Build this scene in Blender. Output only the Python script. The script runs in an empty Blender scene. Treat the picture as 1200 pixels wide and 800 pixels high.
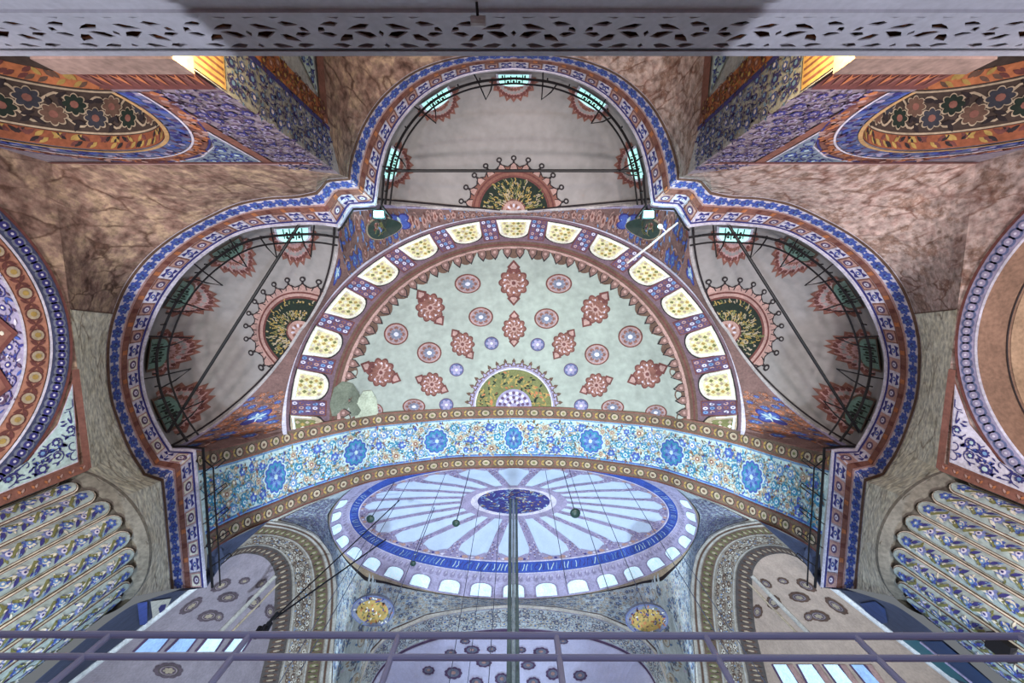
import bpy, math, random
import numpy as np
from math import sin, cos, pi, radians, sqrt, atan2

# ------------------------------------------------------------------ camera, world, lights, exposure
FPX, CX, CY, AX = 450.0, 600.0, 400.0, 602.0      # focal length in pixels (1200x800), axis of the hall
PITCH = radians(83.66)
HC = 0.5                                           # camera height above the floor
c_, s_ = cos(PITCH), sin(PITCH)
scn = bpy.context.scene
col = scn.collection

cam_d = bpy.data.cameras.new('camera'); cam = bpy.data.objects.new('camera', cam_d); col.objects.link(cam)
cam_d.sensor_width = 36.0; cam_d.lens = 36.0*FPX/1200.0; cam_d.shift_x = -(AX-CX)/1200.0
cam_d.clip_start = 0.05; cam_d.clip_end = 400
cam.location = (0, 0, HC); cam.rotation_euler = (pi/2+PITCH, 0, 0)
scn.camera = cam

w = bpy.data.worlds.new('World'); scn.world = w; w.use_nodes = True
w.node_tree.nodes['Background'].inputs[0].default_value = (0.86, 0.92, 1.0, 1)
w.node_tree.nodes['Background'].inputs[1].default_value = 0.22
scn.view_settings.view_transform = 'Standard'; scn.view_settings.look = 'None'
scn.view_settings.gamma = 1.0; scn.view_settings.exposure = -0.22; scn.view_settings.use_curve_mapping = False

def lamp(name, kind, loc, energy, color, radius=0.5, aim=None, spot=None, blend=0.5):
    d = bpy.data.lights.new(name, kind); d.energy = energy; d.color = color
    d.shadow_soft_size = radius
    if spot: d.spot_size = radians(spot); d.spot_blend = blend
    o = bpy.data.objects.new(name, d); col.objects.link(o); o.location = loc
    if aim is not None:
        v = np.array(aim, float)-np.array(loc, float)
        import mathutils
        o.rotation_euler = mathutils.Vector(v).to_track_quat('-Z', 'Y').to_euler()
    return o
# added upward spots near the floor, out of frame, filling the ceilings with light
COOL, WARM, ROSE = (0.62, 0.80, 1.0), (1.0, 0.66, 0.36), (1.0, 0.85, 0.86)
def fill_uplight(x, y, e, cl, z=1.0, aim=(0, 0, 20), spot=125):
    lamp('fill_uplight', 'SPOT', (x, y, z), e, cl, 0.6, (x+aim[0], y+aim[1], z+aim[2]), spot, 0.7)
NEUT = (1.0, 0.90, 0.88); GREEN = (0.62, 1.0, 0.78)
for x, y, e, cl, am, sp in ((-9, 14, 9500, COOL, (0, 0, 20), 125), (9, 14, 9500, COOL, (0, 0, 20), 125), (0, 22, 31000, COOL, (0, 2, 20), 125), (0, 11, 3200, (.86, 1, .96), (0, -1, 20), 90),
                            (-2, 9, 2200, GREEN, (-1, 0, 20), 62), (4, 9, 5600, GREEN, (2.5, -.5, 20), 58), (-5, 3.5, 6400, NEUT, (0, -3, 20), 98), (5, 3.5, 6400, NEUT, (0, -3, 20), 98),
                            (-9.5, 0.5, 5200, ROSE, (-1.5, 0, 20), 125), (9.5, 0.5, 6400, ROSE, (1.5, 0, 20), 125), (-10, 6.5, 6600, (.94, 1, .92), (-3, 0, 20), 120), (10, 6.5, 7000, (.98, 1, .95), (3, 0, 20), 120)):
    fill_uplight(x, y, e, cl, 1.0, am, sp)
# added spots that brighten the two ends of the marble parapet like daylight
lamp('parapet_light', 'SPOT', (-4.5, 3.2, 1.2), 1150, (0.80, 0.85, 1.0), 0.05, (-6.0, -2.6, 4.0), 54, 0.08)
lamp('parapet_light', 'SPOT', (4.2, 3.2, 1.2), 1150, (0.80, 0.84, 1.0), 0.05, (5.3, -2.6, 4.0), 54, 0.08)

lamp('railing_fill_spot', 'SPOT', (0, -1.0, 0.15), 60, (0.75, 0.8, 1.0), 0.1, (0, 0.96, 1.35), 130, 0.5)  # added spot that brightens the steel railing
# ------------------------------------------------------------------ pixel/world helpers (used to lay the building out from measurements)
def W(px, py, h):
    xc = (px-AX)/FPX; yc = (CY-py)/FPX
    z = s_+yc*c_
    return np.array([xc/z*h, (c_-yc*s_)/z*h, h+HC])
def proj(p):
    x, y, h = p[0], p[1], p[2]-HC
    d = y*c_+h*s_
    return AX+FPX*x/d, CY-FPX*(-y*s_+h*c_)/d
CAMP = np.array([0, 0, HC])

def dense(pts, n, smooth=True):
    """resample a polyline (any number of columns) to n points, evenly by length of the first two columns"""
    P = np.array(pts, float)
    if smooth and len(P) > 2:
        Q = [P[0]]
        for i in range(len(P)-1):
            p0 = P[max(i-1, 0)]; p1 = P[i]; p2 = P[i+1]; p3 = P[min(i+2, len(P)-1)]
            for k in range(1, 9):
                t = k/8
                Q.append(0.5*((2*p1)+(-p0+p2)*t+(2*p0-5*p1+4*p2-p3)*t*t+(-p0+3*p1-3*p2+p3)*t**3))
        P = np.array(Q)
    L = np.concatenate([[0], np.cumsum(np.hypot(*(np.diff(P[:, :2], axis=0).T)))])
    t = np.linspace(0, L[-1], n)
    return np.stack([np.interp(t, L, P[:, k]) for k in range(P.shape[1])], 1)
def keyed(keys, pts, ts):
    P = np.array(pts, float)
    return np.stack([np.interp(ts, keys, P[:, k]) for k in range(P.shape[1])], 1)
from bisect import bisect_right
class Tab:
    """fast linear interpolation of several columns over sorted keys"""
    def __init__(s, keys, rows):
        s.k = [float(k) for k in keys]; s.r = [tuple(float(c) for c in r) for r in rows]; s.n = len(s.k)
    def __call__(s, t):
        k = s.k
        if t <= k[0]: return s.r[0]
        if t >= k[-1]: return s.r[-1]
        i = bisect_right(k, t); f = (t-k[i-1])/(k[i]-k[i-1]); a = s.r[i-1]; b = s.r[i]
        return tuple(x+(y-x)*f for x, y in zip(a, b))
def mx(px, side):                                  # left measurement -> chosen side of the hall
    return px if side < 0 else 2*AX-px

# ------------------------------------------------------------------ materials
def lin(v):
    v /= 255.0
    return v/12.92 if v <= 0.04045 else ((v+0.055)/1.055)**2.4
GAIN = 0.92; MUTE = 0.24
MATS = {}
def paint(name, rgb, rough=0.8, var=0.36, scale=1.6, fine=9.0, metal=0.0, emit=0.0, ecol=None):
    if name in MATS: return MATS[name]
    m = bpy.data.materials.new(name); m.use_nodes = True; nt = m.node_tree; N = nt.nodes; Lk = nt.links
    b = N['Principled BSDF']; b.inputs['Roughness'].default_value = rough; b.inputs['Metallic'].default_value = metal
    b.inputs['Specular IOR Level'].default_value = 0.25
    rgb0 = rgb; mn = sum(rgb)/3.0; rgb = [v*(1-MUTE)+(mn*.9+8)*MUTE for v in rgb]
    base = [min(0.95, lin(v)*GAIN) for v in rgb]
    geo = N.new('ShaderNodeNewGeometry')
    n1 = N.new('ShaderNodeTexNoise'); n1.inputs['Scale'].default_value = scale; n1.inputs['Detail'].default_value = 5
    n2 = N.new('ShaderNodeTexNoise'); n2.inputs['Scale'].default_value = fine; n2.inputs['Detail'].default_value = 2
    Lk.new(geo.outputs['Position'], n1.inputs['Vector']); Lk.new(geo.outputs['Position'], n2.inputs['Vector'])
    ad = N.new('ShaderNodeMath'); ad.operation = 'ADD'; Lk.new(n1.outputs[0], ad.inputs[0]); Lk.new(n2.outputs[0], ad.inputs[1])
    mr = N.new('ShaderNodeMapRange'); mr.inputs[1].default_value = 0.6; mr.inputs[2].default_value = 1.4
    mr.inputs[3].default_value = 1-var; mr.inputs[4].default_value = 1+var
    Lk.new(ad.outputs[0], mr.inputs[0])
    vm = N.new('ShaderNodeVectorMath'); vm.operation = 'SCALE'; vm.inputs[0].default_value = base
    Lk.new(mr.outputs[0], vm.inputs['Scale']); Lk.new(vm.outputs[0], b.inputs['Base Color'])
    if emit:
        b.inputs['Emission Color'].default_value = [lin(v) for v in (ecol or rgb)]+[1]; b.inputs['Emission Strength'].default_value = emit
    MATS[name] = m
    return m
def stone(name, cols, vein, scale, stretch=(1, 1, 1), crack=0.05):
    if name in MATS: return MATS[name]
    m = bpy.data.materials.new(name); m.use_nodes = True; nt = m.node_tree; N = nt.nodes; Lk = nt.links
    b = N['Principled BSDF']; b.inputs['Roughness'].default_value = 0.8; b.inputs['Specular IOR Level'].default_value = 0.2
    geo = N.new('ShaderNodeNewGeometry'); mp = N.new('ShaderNodeMapping'); mp.inputs['Scale'].default_value = stretch
    mp.inputs['Rotation'].default_value = (0.3, 0.2, 0.6)
    Lk.new(geo.outputs['Position'], mp.inputs[0])
    nz = N.new('ShaderNodeTexNoise'); nz.inputs['Scale'].default_value = 0.9; nz.inputs['Detail'].default_value = 6
    Lk.new(mp.outputs[0], nz.inputs['Vector'])
    mxv = N.new('ShaderNodeVectorMath'); mxv.operation = 'MULTIPLY_ADD'; mxv.inputs[1].default_value = (1.1, 1.1, 1.1)
    Lk.new(nz.outputs['Color'], mxv.inputs[0]); Lk.new(mp.outputs[0], mxv.inputs[2])
    vo = N.new('ShaderNodeTexVoronoi'); vo.feature = 'DISTANCE_TO_EDGE'; vo.inputs['Scale'].default_value = scale
    Lk.new(mxv.outputs[0], vo.inputs['Vector'])
    cr = N.new('ShaderNodeMapRange'); cr.inputs[1].default_value = 0; cr.inputs[2].default_value = crack; cr.inputs[3].default_value = 1; cr.inputs[4].default_value = 0
    Lk.new(vo.outputs['Distance'], cr.inputs[0])
    n2 = N.new('ShaderNodeTexNoise'); n2.inputs['Scale'].default_value = 1.3; n2.inputs['Detail'].default_value = 8; n2.inputs['Roughness'].default_value = 0.7
    Lk.new(geo.outputs['Position'], n2.inputs['Vector'])
    rp = N.new('ShaderNodeValToRGB'); e = rp.color_ramp.elements
    k = len(cols)
    while len(e) < k: e.new(0.5)
    for i, q in enumerate(cols):
        e[i].position = 0.32+0.36*i/(k-1); e[i].color = [min(.95, lin(v)*GAIN) for v in q]+[1]
    Lk.new(n2.outputs[0], rp.inputs[0])
    n3 = N.new('ShaderNodeTexNoise'); n3.inputs['Scale'].default_value = 0.7; Lk.new(geo.outputs['Position'], n3.inputs['Vector'])
    vs = N.new('ShaderNodeMapRange'); vs.inputs[1].default_value = 0.36; vs.inputs[2].default_value = 0.56; Lk.new(n3.outputs[0], vs.inputs[0])
    mu = N.new('ShaderNodeMath'); mu.operation = 'MULTIPLY'; Lk.new(cr.outputs[0], mu.inputs[0]); Lk.new(vs.outputs[0], mu.inputs[1])
    mix = N.new('ShaderNodeMix'); mix.data_type = 'RGBA'
    Lk.new(mu.outputs[0], mix.inputs[0]); Lk.new(rp.outputs[0], mix.inputs[6]); mix.inputs[7].default_value = [lin(v) for v in vein]+[1]
    n4 = N.new('ShaderNodeTexNoise'); n4.inputs['Scale'].default_value = 4.5; n4.inputs['Detail'].default_value = 3; Lk.new(geo.outputs['Position'], n4.inputs['Vector'])
    mr = N.new('ShaderNodeMapRange'); mr.inputs[1].default_value = .3; mr.inputs[2].default_value = .7; mr.inputs[3].default_value = .58; mr.inputs[4].default_value = 1.38
    Lk.new(n4.outputs[0], mr.inputs[0])
    sc = N.new('ShaderNodeVectorMath'); sc.operation = 'SCALE'; Lk.new(mix.outputs[2], sc.inputs[0]); Lk.new(mr.outputs[0], sc.inputs['Scale'])
    Lk.new(sc.outputs[0], b.inputs['Base Color'])
    MATS[name] = m
    return m

P = paint
NAVY = P('navy_paint', (52, 50, 132)); BLUE = P('blue_paint', (58, 82, 178)); SKYB = P('sky_blue_paint', (96, 140, 196))
TURQ = P('turquoise_paint', (42, 130, 170)); AQUA = P('pale_aqua_paint', (176, 206, 208)); RUST = P('rust_paint', (136, 82, 70))
BRICK = P('brick_red_paint', (112, 58, 54)); SALM = P('salmon_paint', (180, 136, 128)); LILAC = P('lilac_white_paint', (204, 198, 220))
PINK = P('dusty_pink_paint', (182, 134, 134)); BROWN = P('brown_paint', (104, 74, 60)); DARK = P('dark_line_paint', (44, 36, 40))
CREAM = P('cream_paint', (216, 210, 192)); GOLD = P('gold_paint', (176, 142, 66)); OLIVE = P('olive_paint', (116, 118, 66))
DGREEN = P('dark_green_paint', (30, 44, 36)); PURP = P('plum_paint', (92, 66, 104)); TAN = P('tan_paint', (176, 156, 128))
ORANGE = P('orange_paint', (190, 106, 60)); WHITE = P('white_plaster', (226, 226, 226)); LAV = P('lavender_paint', (150, 140, 178))
GREYP = P('grey_plaster', (150, 144, 144), var=0.16, scale=0.5, fine=2.5); DOMEP = P('pale_green_plaster', (156, 164, 154), var=0.22, scale=0.4, fine=2.2)
DBLUE = P('pale_blue_plaster', (186, 208, 240), var=0.08); IRON = P('black_iron', (22, 20, 24), rough=0.5, var=0.1)
STEEL = P('painted_steel', (160, 172, 232), rough=0.4, var=0.08); MARBLE = P('white_marble', (206, 204, 214), rough=0.45, var=0.14, scale=2.2, fine=14)
STONE_L = stone('brown_painted_marble', [(86, 64, 58), (130, 102, 92), (150, 124, 112), (180, 154, 130), (138, 112, 102)], (92, 68, 58), 0.8, (1, 1.6, .7), 0.06)
STONE_R = stone('rose_painted_marble', [(120, 92, 84), (166, 140, 134), (186, 166, 160), (140, 112, 100), (180, 158, 150)], (112, 80, 70), 0.85, (1, 2.2, 1), 0.07)
STONE_P = stone('pale_lime_washed_stone', [(196, 188, 164), (220, 214, 192), (236, 232, 214), (206, 198, 174)], (150, 138, 116), 0.8, (1.6, .7, 1.2), 0.05)
CARPET = P('rose_carpet', (170, 120, 112), var=0.3)
PANE_Y = P('lit_amber_glass', (214, 204, 146), emit=0.05, ecol=(232, 224, 150)); PANE_W = P('lit_white_glass', (214, 236, 246), emit=0.55, ecol=(190, 228, 246))
PANE_B = P('lit_blue_glass', (150, 190, 240), emit=0.35, ecol=(150, 190, 244)); PANE_T = P('lit_teal_glass', (170, 240, 232), emit=1.1, ecol=(170, 240, 230))
PANE_D = P('dim_green_glass', (96, 134, 122), rough=0.3); PANE_G = P('deep_teal_glass', (20, 96, 116), rough=0.6, var=0.1, emit=0.5, ecol=(8, 74, 92))
LEDW = P('lit_lamp_lens', (220, 255, 250), emit=2.5, ecol=(130, 245, 240)); AMBER = P('lit_amber_lamp', (255, 230, 150), emit=6, ecol=(255, 225, 140))

# ------------------------------------------------------------------ mesh helpers
def tag(o, label=None, cat=None, group=None, kind=None):
    if label: o['label'] = label
    if cat: o['category'] = cat
    if group: o['group'] = group
    if kind: o['kind'] = kind
    return o
def empty(name, loc=(0, 0, 0)):
    o = bpy.data.objects.new(name, None); col.objects.link(o); o.location = loc
    return o
class G:
    def __init__(s): s.v = []; s.f = []; s.mi = []; s.mats = []
    def _m(s, m):
        if m not in s.mats: s.mats.append(m)
        return s.mats.index(m)
    def poly(s, pts, m):
        i = len(s.v); s.v += [tuple(p) for p in pts]; s.f.append(tuple(range(i, i+len(pts)))); s.mi.append(s._m(m))
    def fan(s, c, pts, m, closed=True):
        i = len(s.v); s.v.append(tuple(c)); s.v += [tuple(p) for p in pts]; k = s._m(m); n = len(pts)
        for j in range(n if closed else n-1):
            s.f.append((i, i+1+j, i+1+(j+1) % n)); s.mi.append(k)
    def grid(s, rows, m, closed=False):
        i = len(s.v); k = s._m(m); n = len(rows[0])
        for r in rows: s.v += [tuple(p) for p in r]
        for a in range(len(rows)-1):
            for b in range(n if closed else n-1):
                b2 = (b+1) % n
                s.f.append((i+a*n+b, i+a*n+b2, i+(a+1)*n+b2, i+(a+1)*n+b)); s.mi.append(k)
    def tube(s, pts, r, m, n=6, cap=True):
        pts = [np.array(p, float) for p in pts]; rows = []
        for j, p in enumerate(pts):
            t = pts[min(j+1, len(pts)-1)]-pts[max(j-1, 0)]; t = t/(np.linalg.norm(t)+1e-9)
            a = np.cross(t, (0, 0, 1) if abs(t[2]) < 0.9 else (1, 0, 0)); a /= np.linalg.norm(a); b = np.cross(t, a)
            rows.append([p+r*(cos(2*pi*k/n)*a+sin(2*pi*k/n)*b) for k in range(n)])
        s.grid(rows, m, True)
        if cap: s.poly(rows[0], m); s.poly(rows[-1][::-1], m)
    def box(s, lo, hi, m):
        x0, y0, z0 = lo; x1, y1, z1 = hi
        q = [(x0, y0, z0), (x1, y0, z0), (x1, y1, z0), (x0, y1, z0), (x0, y0, z1), (x1, y0, z1), (x1, y1, z1), (x0, y1, z1)]
        i = len(s.v); s.v += q; k = s._m(m)
        for f in ((0, 3, 2, 1), (4, 5, 6, 7), (0, 1, 5, 4), (1, 2, 6, 5), (2, 3, 7, 6), (3, 0, 4, 7)):
            s.f.append(tuple(i+a for a in f)); s.mi.append(k)
    def mesh(s, name, org):
        me = bpy.data.meshes.new(name)
        V = np.array(s.v, float)-np.array(org)
        me.from_pydata([tuple(p) for p in V], [], s.f)
        for m in s.mats: me.materials.append(m)
        me.polygons.foreach_set('material_index', s.mi)
        me.update()
        return me
    def build(s, name, parent=None, smooth=False, org=None, kind=None, label=None):
        if not s.v: return None
        V = np.array(s.v, float)
        if org is None: org = (V.min(0)+V.max(0))/2
        me = s.mesh(name, org)
        if smooth: me.polygons.foreach_set('use_smooth', [True]*len(me.polygons))
        o = bpy.data.objects.new(name, me); col.objects.link(o)
        o.location = org
        if parent is not None:
            o.parent = parent; o.location = np.array(org)-np.array(wloc(parent))
        if kind: o['kind'] = kind
        if label: o['label'] = label
        return o
def wloc(o):
    l = np.array(o.location, float)
    while o.parent: o = o.parent; l = l+np.array(o.location, float)
    return l
class Surf:
    """a surface of the building: fn(u, v) gives a world point"""
    def __init__(s, fn, du=1e-3, dv=1e-3): s.fn, s.du, s.dv = fn, du, dv
    def at(s, u, v, off=0.0):
        p = s.fn(u, v)
        if off:
            p0, p1, p2 = p.tolist(); ax, ay, az = s.fn(u+s.du, v).tolist(); bx, by, bz = s.fn(u, v+s.dv).tolist()
            ax -= p0; ay -= p1; az -= p2; bx -= p0; by -= p1; bz -= p2
            if ax*ax+ay*ay+az*az < 1e-14:
                ax, ay, az = s.fn(u-s.du, v).tolist(); ax = p0-ax; ay = p1-ay; az = p2-az
            if bx*bx+by*by+bz*bz < 1e-14:
                bx, by, bz = s.fn(u, v-s.dv).tolist(); bx = p0-bx; by = p1-by; bz = p2-bz
            nx, ny_, nz = ay*bz-az*by, az*bx-ax*bz, ax*by-ay*bx; l = sqrt(nx*nx+ny_*ny_+nz*nz)
            if l < 1e-12: nx, ny_, nz, l = 0.0, 0.0, -1.0, 1.0
            k = off/l if nx*p0+ny_*p1+nz*(p2-HC) < 0 else -off/l
            p = np.array([p0+nx*k, p1+ny_*k, p2+nz*k])
        return p
    def grid(s, us, vs, off=0.0): return [[s.at(u, v, off) for u in us] for v in vs]
    def find(s, px, py, us, vs):
        best = None
        for _ in range(3):
            for u in us:
                for v in vs:
                    q = proj(s.fn(u, v)); d = (q[0]-px)**2+(q[1]-py)**2
                    if best is None or d < best[0]: best = (d, u, v)
            _, u, v = best
            ru = (us[-1]-us[0])/len(us)*1.2; rv = (vs[-1]-vs[0])/len(vs)*1.2
            us = np.linspace(u-ru, u+ru, 11); vs = np.linspace(v-rv, v+rv, 11); best = None
        _ = None
        for u in us:
            for v in vs:
                q = proj(s.fn(u, v)); d = (q[0]-px)**2+(q[1]-py)**2
                if best is None or d < best[0]: best = (d, u, v)
        return best[1], best[2]
    def local(s, px, py, us, vs):
        """a placer in picture-sized units around one spot of the surface"""
        u0, v0 = s.find(px, py, us, vs)
        q0 = proj(s.fn(u0, v0)); e = 1e-3
        qu = proj(s.fn(u0+s.du, v0)); qv = proj(s.fn(u0, v0+s.dv))
        J = np.array([[(qu[0]-q0[0])/s.du, (qv[0]-q0[0])/s.dv], [(qu[1]-q0[1])/s.du, (qv[1]-q0[1])/s.dv]])
        Ji = np.linalg.inv(J)
        def pl(a, b, off=0.03):
            d = Ji @ np.array([a, b]); return s.at(u0+d[0], v0+d[1], off)
        return pl

# ------------------------------------------------------------------ ornament: flat painted shapes in a local plane, put on a surface by a placer
def circ(r, n=20, r2=None, a0=0.0): return [(r*cos(a0+2*pi*k/n), (r2 or r)*sin(a0+2*pi*k/n)) for k in range(n)]
def lobes(r, k, amp, n=None, a0=0.0, sharp=1.0):
    n = n or k*6; o = []
    for j in range(n):
        a = 2*pi*j/n; o.append((r*(1+amp*(abs(cos(k*a/2))**sharp-0.5))*cos(a+a0), r*(1+amp*(abs(cos(k*a/2))**sharp-0.5))*sin(a+a0)))
    return o
def xf(pts, x=0, y=0, rot=0, sx=1, sy=None):
    sy = sx if sy is None else sy; c, s = cos(rot), sin(rot)
    return [(x+c*a*sx-s*b*sy, y+s*a*sx+c*b*sy) for a, b in pts]
def draw(g, pl, pts, m, off=0.03, center=None, closed=True, nr=1):
    if center is None: center = (sum(p[0] for p in pts)/len(pts), sum(p[1] for p in pts)/len(pts))
    if nr > 1:
        cx, cy = center; rows = []
        for k in range(nr): f = (k+1)/nr; rows.append([pl(cx+(a-cx)*f, cy+(b-cy)*f, off) for a, b in pts])
        g.fan(pl(cx, cy, off), rows[0], m, closed); g.grid(rows, m, closed)
        return
    g.fan(pl(center[0], center[1], off), [pl(a, b, off) for a, b in pts], m, closed)
def stroke(g, pl, pts, wd, m, off=0.03):
    A, B = [], []
    for j, p in enumerate(pts):
        q0 = pts[max(j-1, 0)]; q1 = pts[min(j+1, len(pts)-1)]
        dx, dy = q1[0]-q0[0], q1[1]-q0[1]; l = sqrt(dx*dx+dy*dy)+1e-9
        nx, ny = -dy/l*wd/2, dx/l*wd/2
        A.append(pl(p[0]+nx, p[1]+ny, off)); B.append(pl(p[0]-nx, p[1]-ny, off))
    g.grid([A, B], m)
LEAF = [(0, 0), (.25, .16), (.5, .2), (.78, .12), (1, 0), (.78, -.12), (.5, -.2), (.25, -.16)]
def flower(g, pl, x, y, r, cols, off=0.03, k=7, rot=0.0):
    draw(g, pl, xf(lobes(1, k, .45, k*4), x, y, rot, r), cols[0], off, (x, y))
    draw(g, pl, xf(circ(1, 8), x, y, 0, r*.55), cols[1], off+.008, (x, y))
    if len(cols) > 2: draw(g, pl, xf(circ(1, 6), x, y, 0, r*.25), cols[2], off+.016, (x, y))
def floral(g, pl, x0, x1, y0, y1, s, flowers, leaves, stem, seed=1, ok=None, off=0.03, big=0.3, nleaf=4, curl=True):
    """scrolling flower ornament filling a rectangle of the local plane"""
    R = random.Random(seed); ny = max(1, round((y1-y0)/s)); nx = max(1, round((x1-x0)/s))
    ok = ok or (lambda a, b: True)
    for j in range(ny):
        for i in range(nx):
            x = x0+(i+.5+.5*(j % 2)-.25+R.uniform(-.12, .12))*(x1-x0)/nx; y = y0+(j+.5+R.uniform(-.12, .12))*(y1-y0)/ny
            if not ok(x, y): continue
            if curl:
                a0 = R.uniform(0, 2*pi); d = R.choice((-1, 1)); pts = []
                for k in range(10):
                    a = a0+d*k*.62; r = s*(.16+.045*k); pts.append((x+r*cos(a), y+r*sin(a)))
                pts = [p for p in pts if ok(*p)]
                if len(pts) > 2: stroke(g, pl, pts, s*.07, stem, off)
            for q in range(nleaf):
                a = R.uniform(0, 2*pi); lx, ly = x+s*.42*cos(a), y+s*.42*sin(a)
                lp = xf(LEAF, lx, ly, a+R.uniform(-1.2, 1.2), s*R.uniform(.26, .42))
                if all(ok(*p) for p in lp): draw(g, pl, lp, R.choice(leaves), off+.006)
            r = s*big*R.uniform(.7, 1.15)
            if all(ok(x+r*cos(t), y+r*sin(t)) for t in (0, 1.57, 3.14, 4.71)):
                flower(g, pl, x, y, r, R.choice(flowers), off+.012, R.choice((5, 6, 8)), R.uniform(0, 3))

# ================================================================== MEASURED CURVES OF THE SEMIDOME BAY (left half, pixels)
H_SP, H_BAND = 17.5, 15.8
I_TOP = [(602, 80), (560, 84), (527, 94), (497, 111), (472, 137), (455, 166), (446, 196), (442, 222), (440, 239)]
O_TOP = [(602, 60), (556, 63), (515, 71), (478, 87), (446, 114), (425, 145), (413, 176), (408, 197), (408, 208)]
I_COR = [(440, 239), (410, 241), (397, 265)]; O_COR = [(408, 208), (382, 210), (370, 224)]
I_LOB = [(397, 265), (375, 262), (350, 262), (300, 267), (267, 279), (233, 302), (207, 328), (187, 358), (173, 391), (166, 421), (168, 453), (177, 483), (190, 509), (202, 527)]
O_LOB = [(370, 224), (345, 229), (313, 231), (277, 238), (243, 253), (205, 274), (172, 300), (148, 330), (134, 360), (126, 391), (124, 420), (127, 461), (136, 493), (150, 528), (168, 557)]
I_STR = [(228, 527), (232, 580), (236, 630), (241, 688)]; O_STR = [(188, 564), (191, 590), (195, 635), (200, 690)]
def joinpts(*segs):
    out = [segs[0]]
    for s in segs[1:]: out.append(s[1:] if np.allclose(s[0], out[-1][-1]) else s)
    return np.concatenate(out)
IB = joinpts(dense(I_TOP, 40), dense(I_COR, 9, False), dense(I_LOB, 70), dense([(202, 527), (228, 527)], 6, False), dense(I_STR, 26))
OB = joinpts(dense(O_TOP, 40), dense(O_COR, 9, False), dense(O_LOB, 70), dense([(168, 557), (188, 564)], 6, False), dense(O_STR, 26))
MB = (IB+OB)/2
BL = np.concatenate([[0], np.cumsum(np.hypot(*(np.diff(MB, axis=0).T)))]); BLEN = BL[-1]
BTAB = Tab(BL, np.concatenate([IB, OB], 1))
def band_surf(side):
    def fn(u, v):
        u = min(max(u, 0), BLEN)
        ix, iy, ox, oy = BTAB(u)
        a = W(mx(ix, side), iy, H_SP); b = W(mx(ox, side), oy, H_BAND)
        return a*(1-v)+b*v
    return Surf(fn, 0.4, 0.02)
BAND = {sd: band_surf(sd) for sd in (-1, 1)}
SIDE = {-1: 'left', 1: 'right'}

# ------------------------------------------------------------------ floor
g = G(); g.grid([[(-34, -14, 0), (34, -14, 0)], [(-34, 60, 0), (34, 60, 0)]], CARPET)
tag(g.build('floor'), 'rose carpeted floor of the prayer hall', 'floor', kind='structure')

# ------------------------------------------------------------------ trefoil wall: the painted frieze below the three exedrae
for sd in (-1, 1):
    S = BAND[sd]
    us = BL
    g = G(); g.grid(S.grid(us, [0, .5, 1]), LILAC)
    root = g.build('wall_trefoil_'+SIDE[sd])
    tag(root, 'painted trefoil frieze of blue flowers and rosettes along the %s marble wall' % ('brown' if sd < 0 else 'rose'), 'wall frieze', kind='structure')
    for nm, v0, v1, m, off in (('white_moulding', -.01, .06, LILAC, .06), ('navy_line', .08, .135, NAVY, .03), ('rust_strip', .46, .625, RUST, .03),
                               ('pink_line', .635, .675, PINK, .04), ('brown_line', .93, 1.0, BROWN, .03)):
        g = G(); rows = S.grid(us, [v0, (v0+v1)/2, v1], off)
        if nm == 'white_moulding':
            g.grid([[S.at(u, v0, 0) for u in us]]+rows+[[S.at(u, v1, 0) for u in us]], m)
        else: g.grid(rows, m)
        if nm == 'rust_strip':
            k = 0
            for u in np.arange(6, BLEN, 17.0):
                draw(g, lambda a, b, o: S.at(a, b, o), [(u, .48), (u+5, .48), (u+5, .60), (u, .60)], ORANGE if k % 2 else BRICK, .045); k += 1
        g.build(nm, root)
    n = int(BLEN//17.2); du = BLEN/n
    for i in range(n):
        a, b = i*du+.6, (i+1)*du-.6; uc = (a+b)/2; g = G(); asp = .32*0.95/ (du-1.2)
        def pl(x, y, off=.03): return S.at(uc+x*(du/2-.6), .298+y*.155, off)
        bu = np.linspace(-1, 1, 4)
        if i % 2:
            m0 = SALM if (uc < 640 or sd > 0) else CREAM
            g.grid([[pl(x, y, .03) for x in bu] for y in (-1, 0, 1)], RUST if uc < 640 else PINK)
            g.grid([[pl(x*.82, y*.8, .04) for x in bu] for y in (-1, 0, 1)], m0)
            draw(g, pl, circ(.62, 14), PURP, .05); draw(g, pl, circ(.34, 10), LILAC, .06); draw(g, pl, circ(.14, 6), PURP, .07)
        else:
            g.grid([[pl(x, y, .03) for x in bu] for y in (-1, 0, 1)], LILAC)
            for q in (-1, 1):
                draw(g, pl, [(-.85, q*.28), (-.6, q*.95), (0, q*.6), (.6, q*.95), (.85, q*.28), (0, q*.4)], NAVY, .04, (0, q*.5))
            draw(g, pl, circ(.36, 10), BLUE, .04); draw(g, pl, circ(.16, 6), CREAM, .05)
        g.build('rosette_panel' if i % 2 else 'flower_panel', root)
    g = G(); n = int(BLEN//14); du = BLEN/n
    for i in range(n):
        uc = (i+.5)*du
        def pl(x, y, off=.03): return S.at(uc+x*du*.5, .80+y*.115, off)
        draw(g, pl, xf(lobes(1, 7, .34, 28), 0, 0, .4*i, .93), BLUE, .03); draw(g, pl, circ(.36, 8), NAVY, .04)
        for q in (-1, 1): draw(g, pl, xf(LEAF, -q*.1, 0, q*1.2, .55), SKYB, .045)
    g.build('blue_flower_border', root, kind='stuff')

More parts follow.
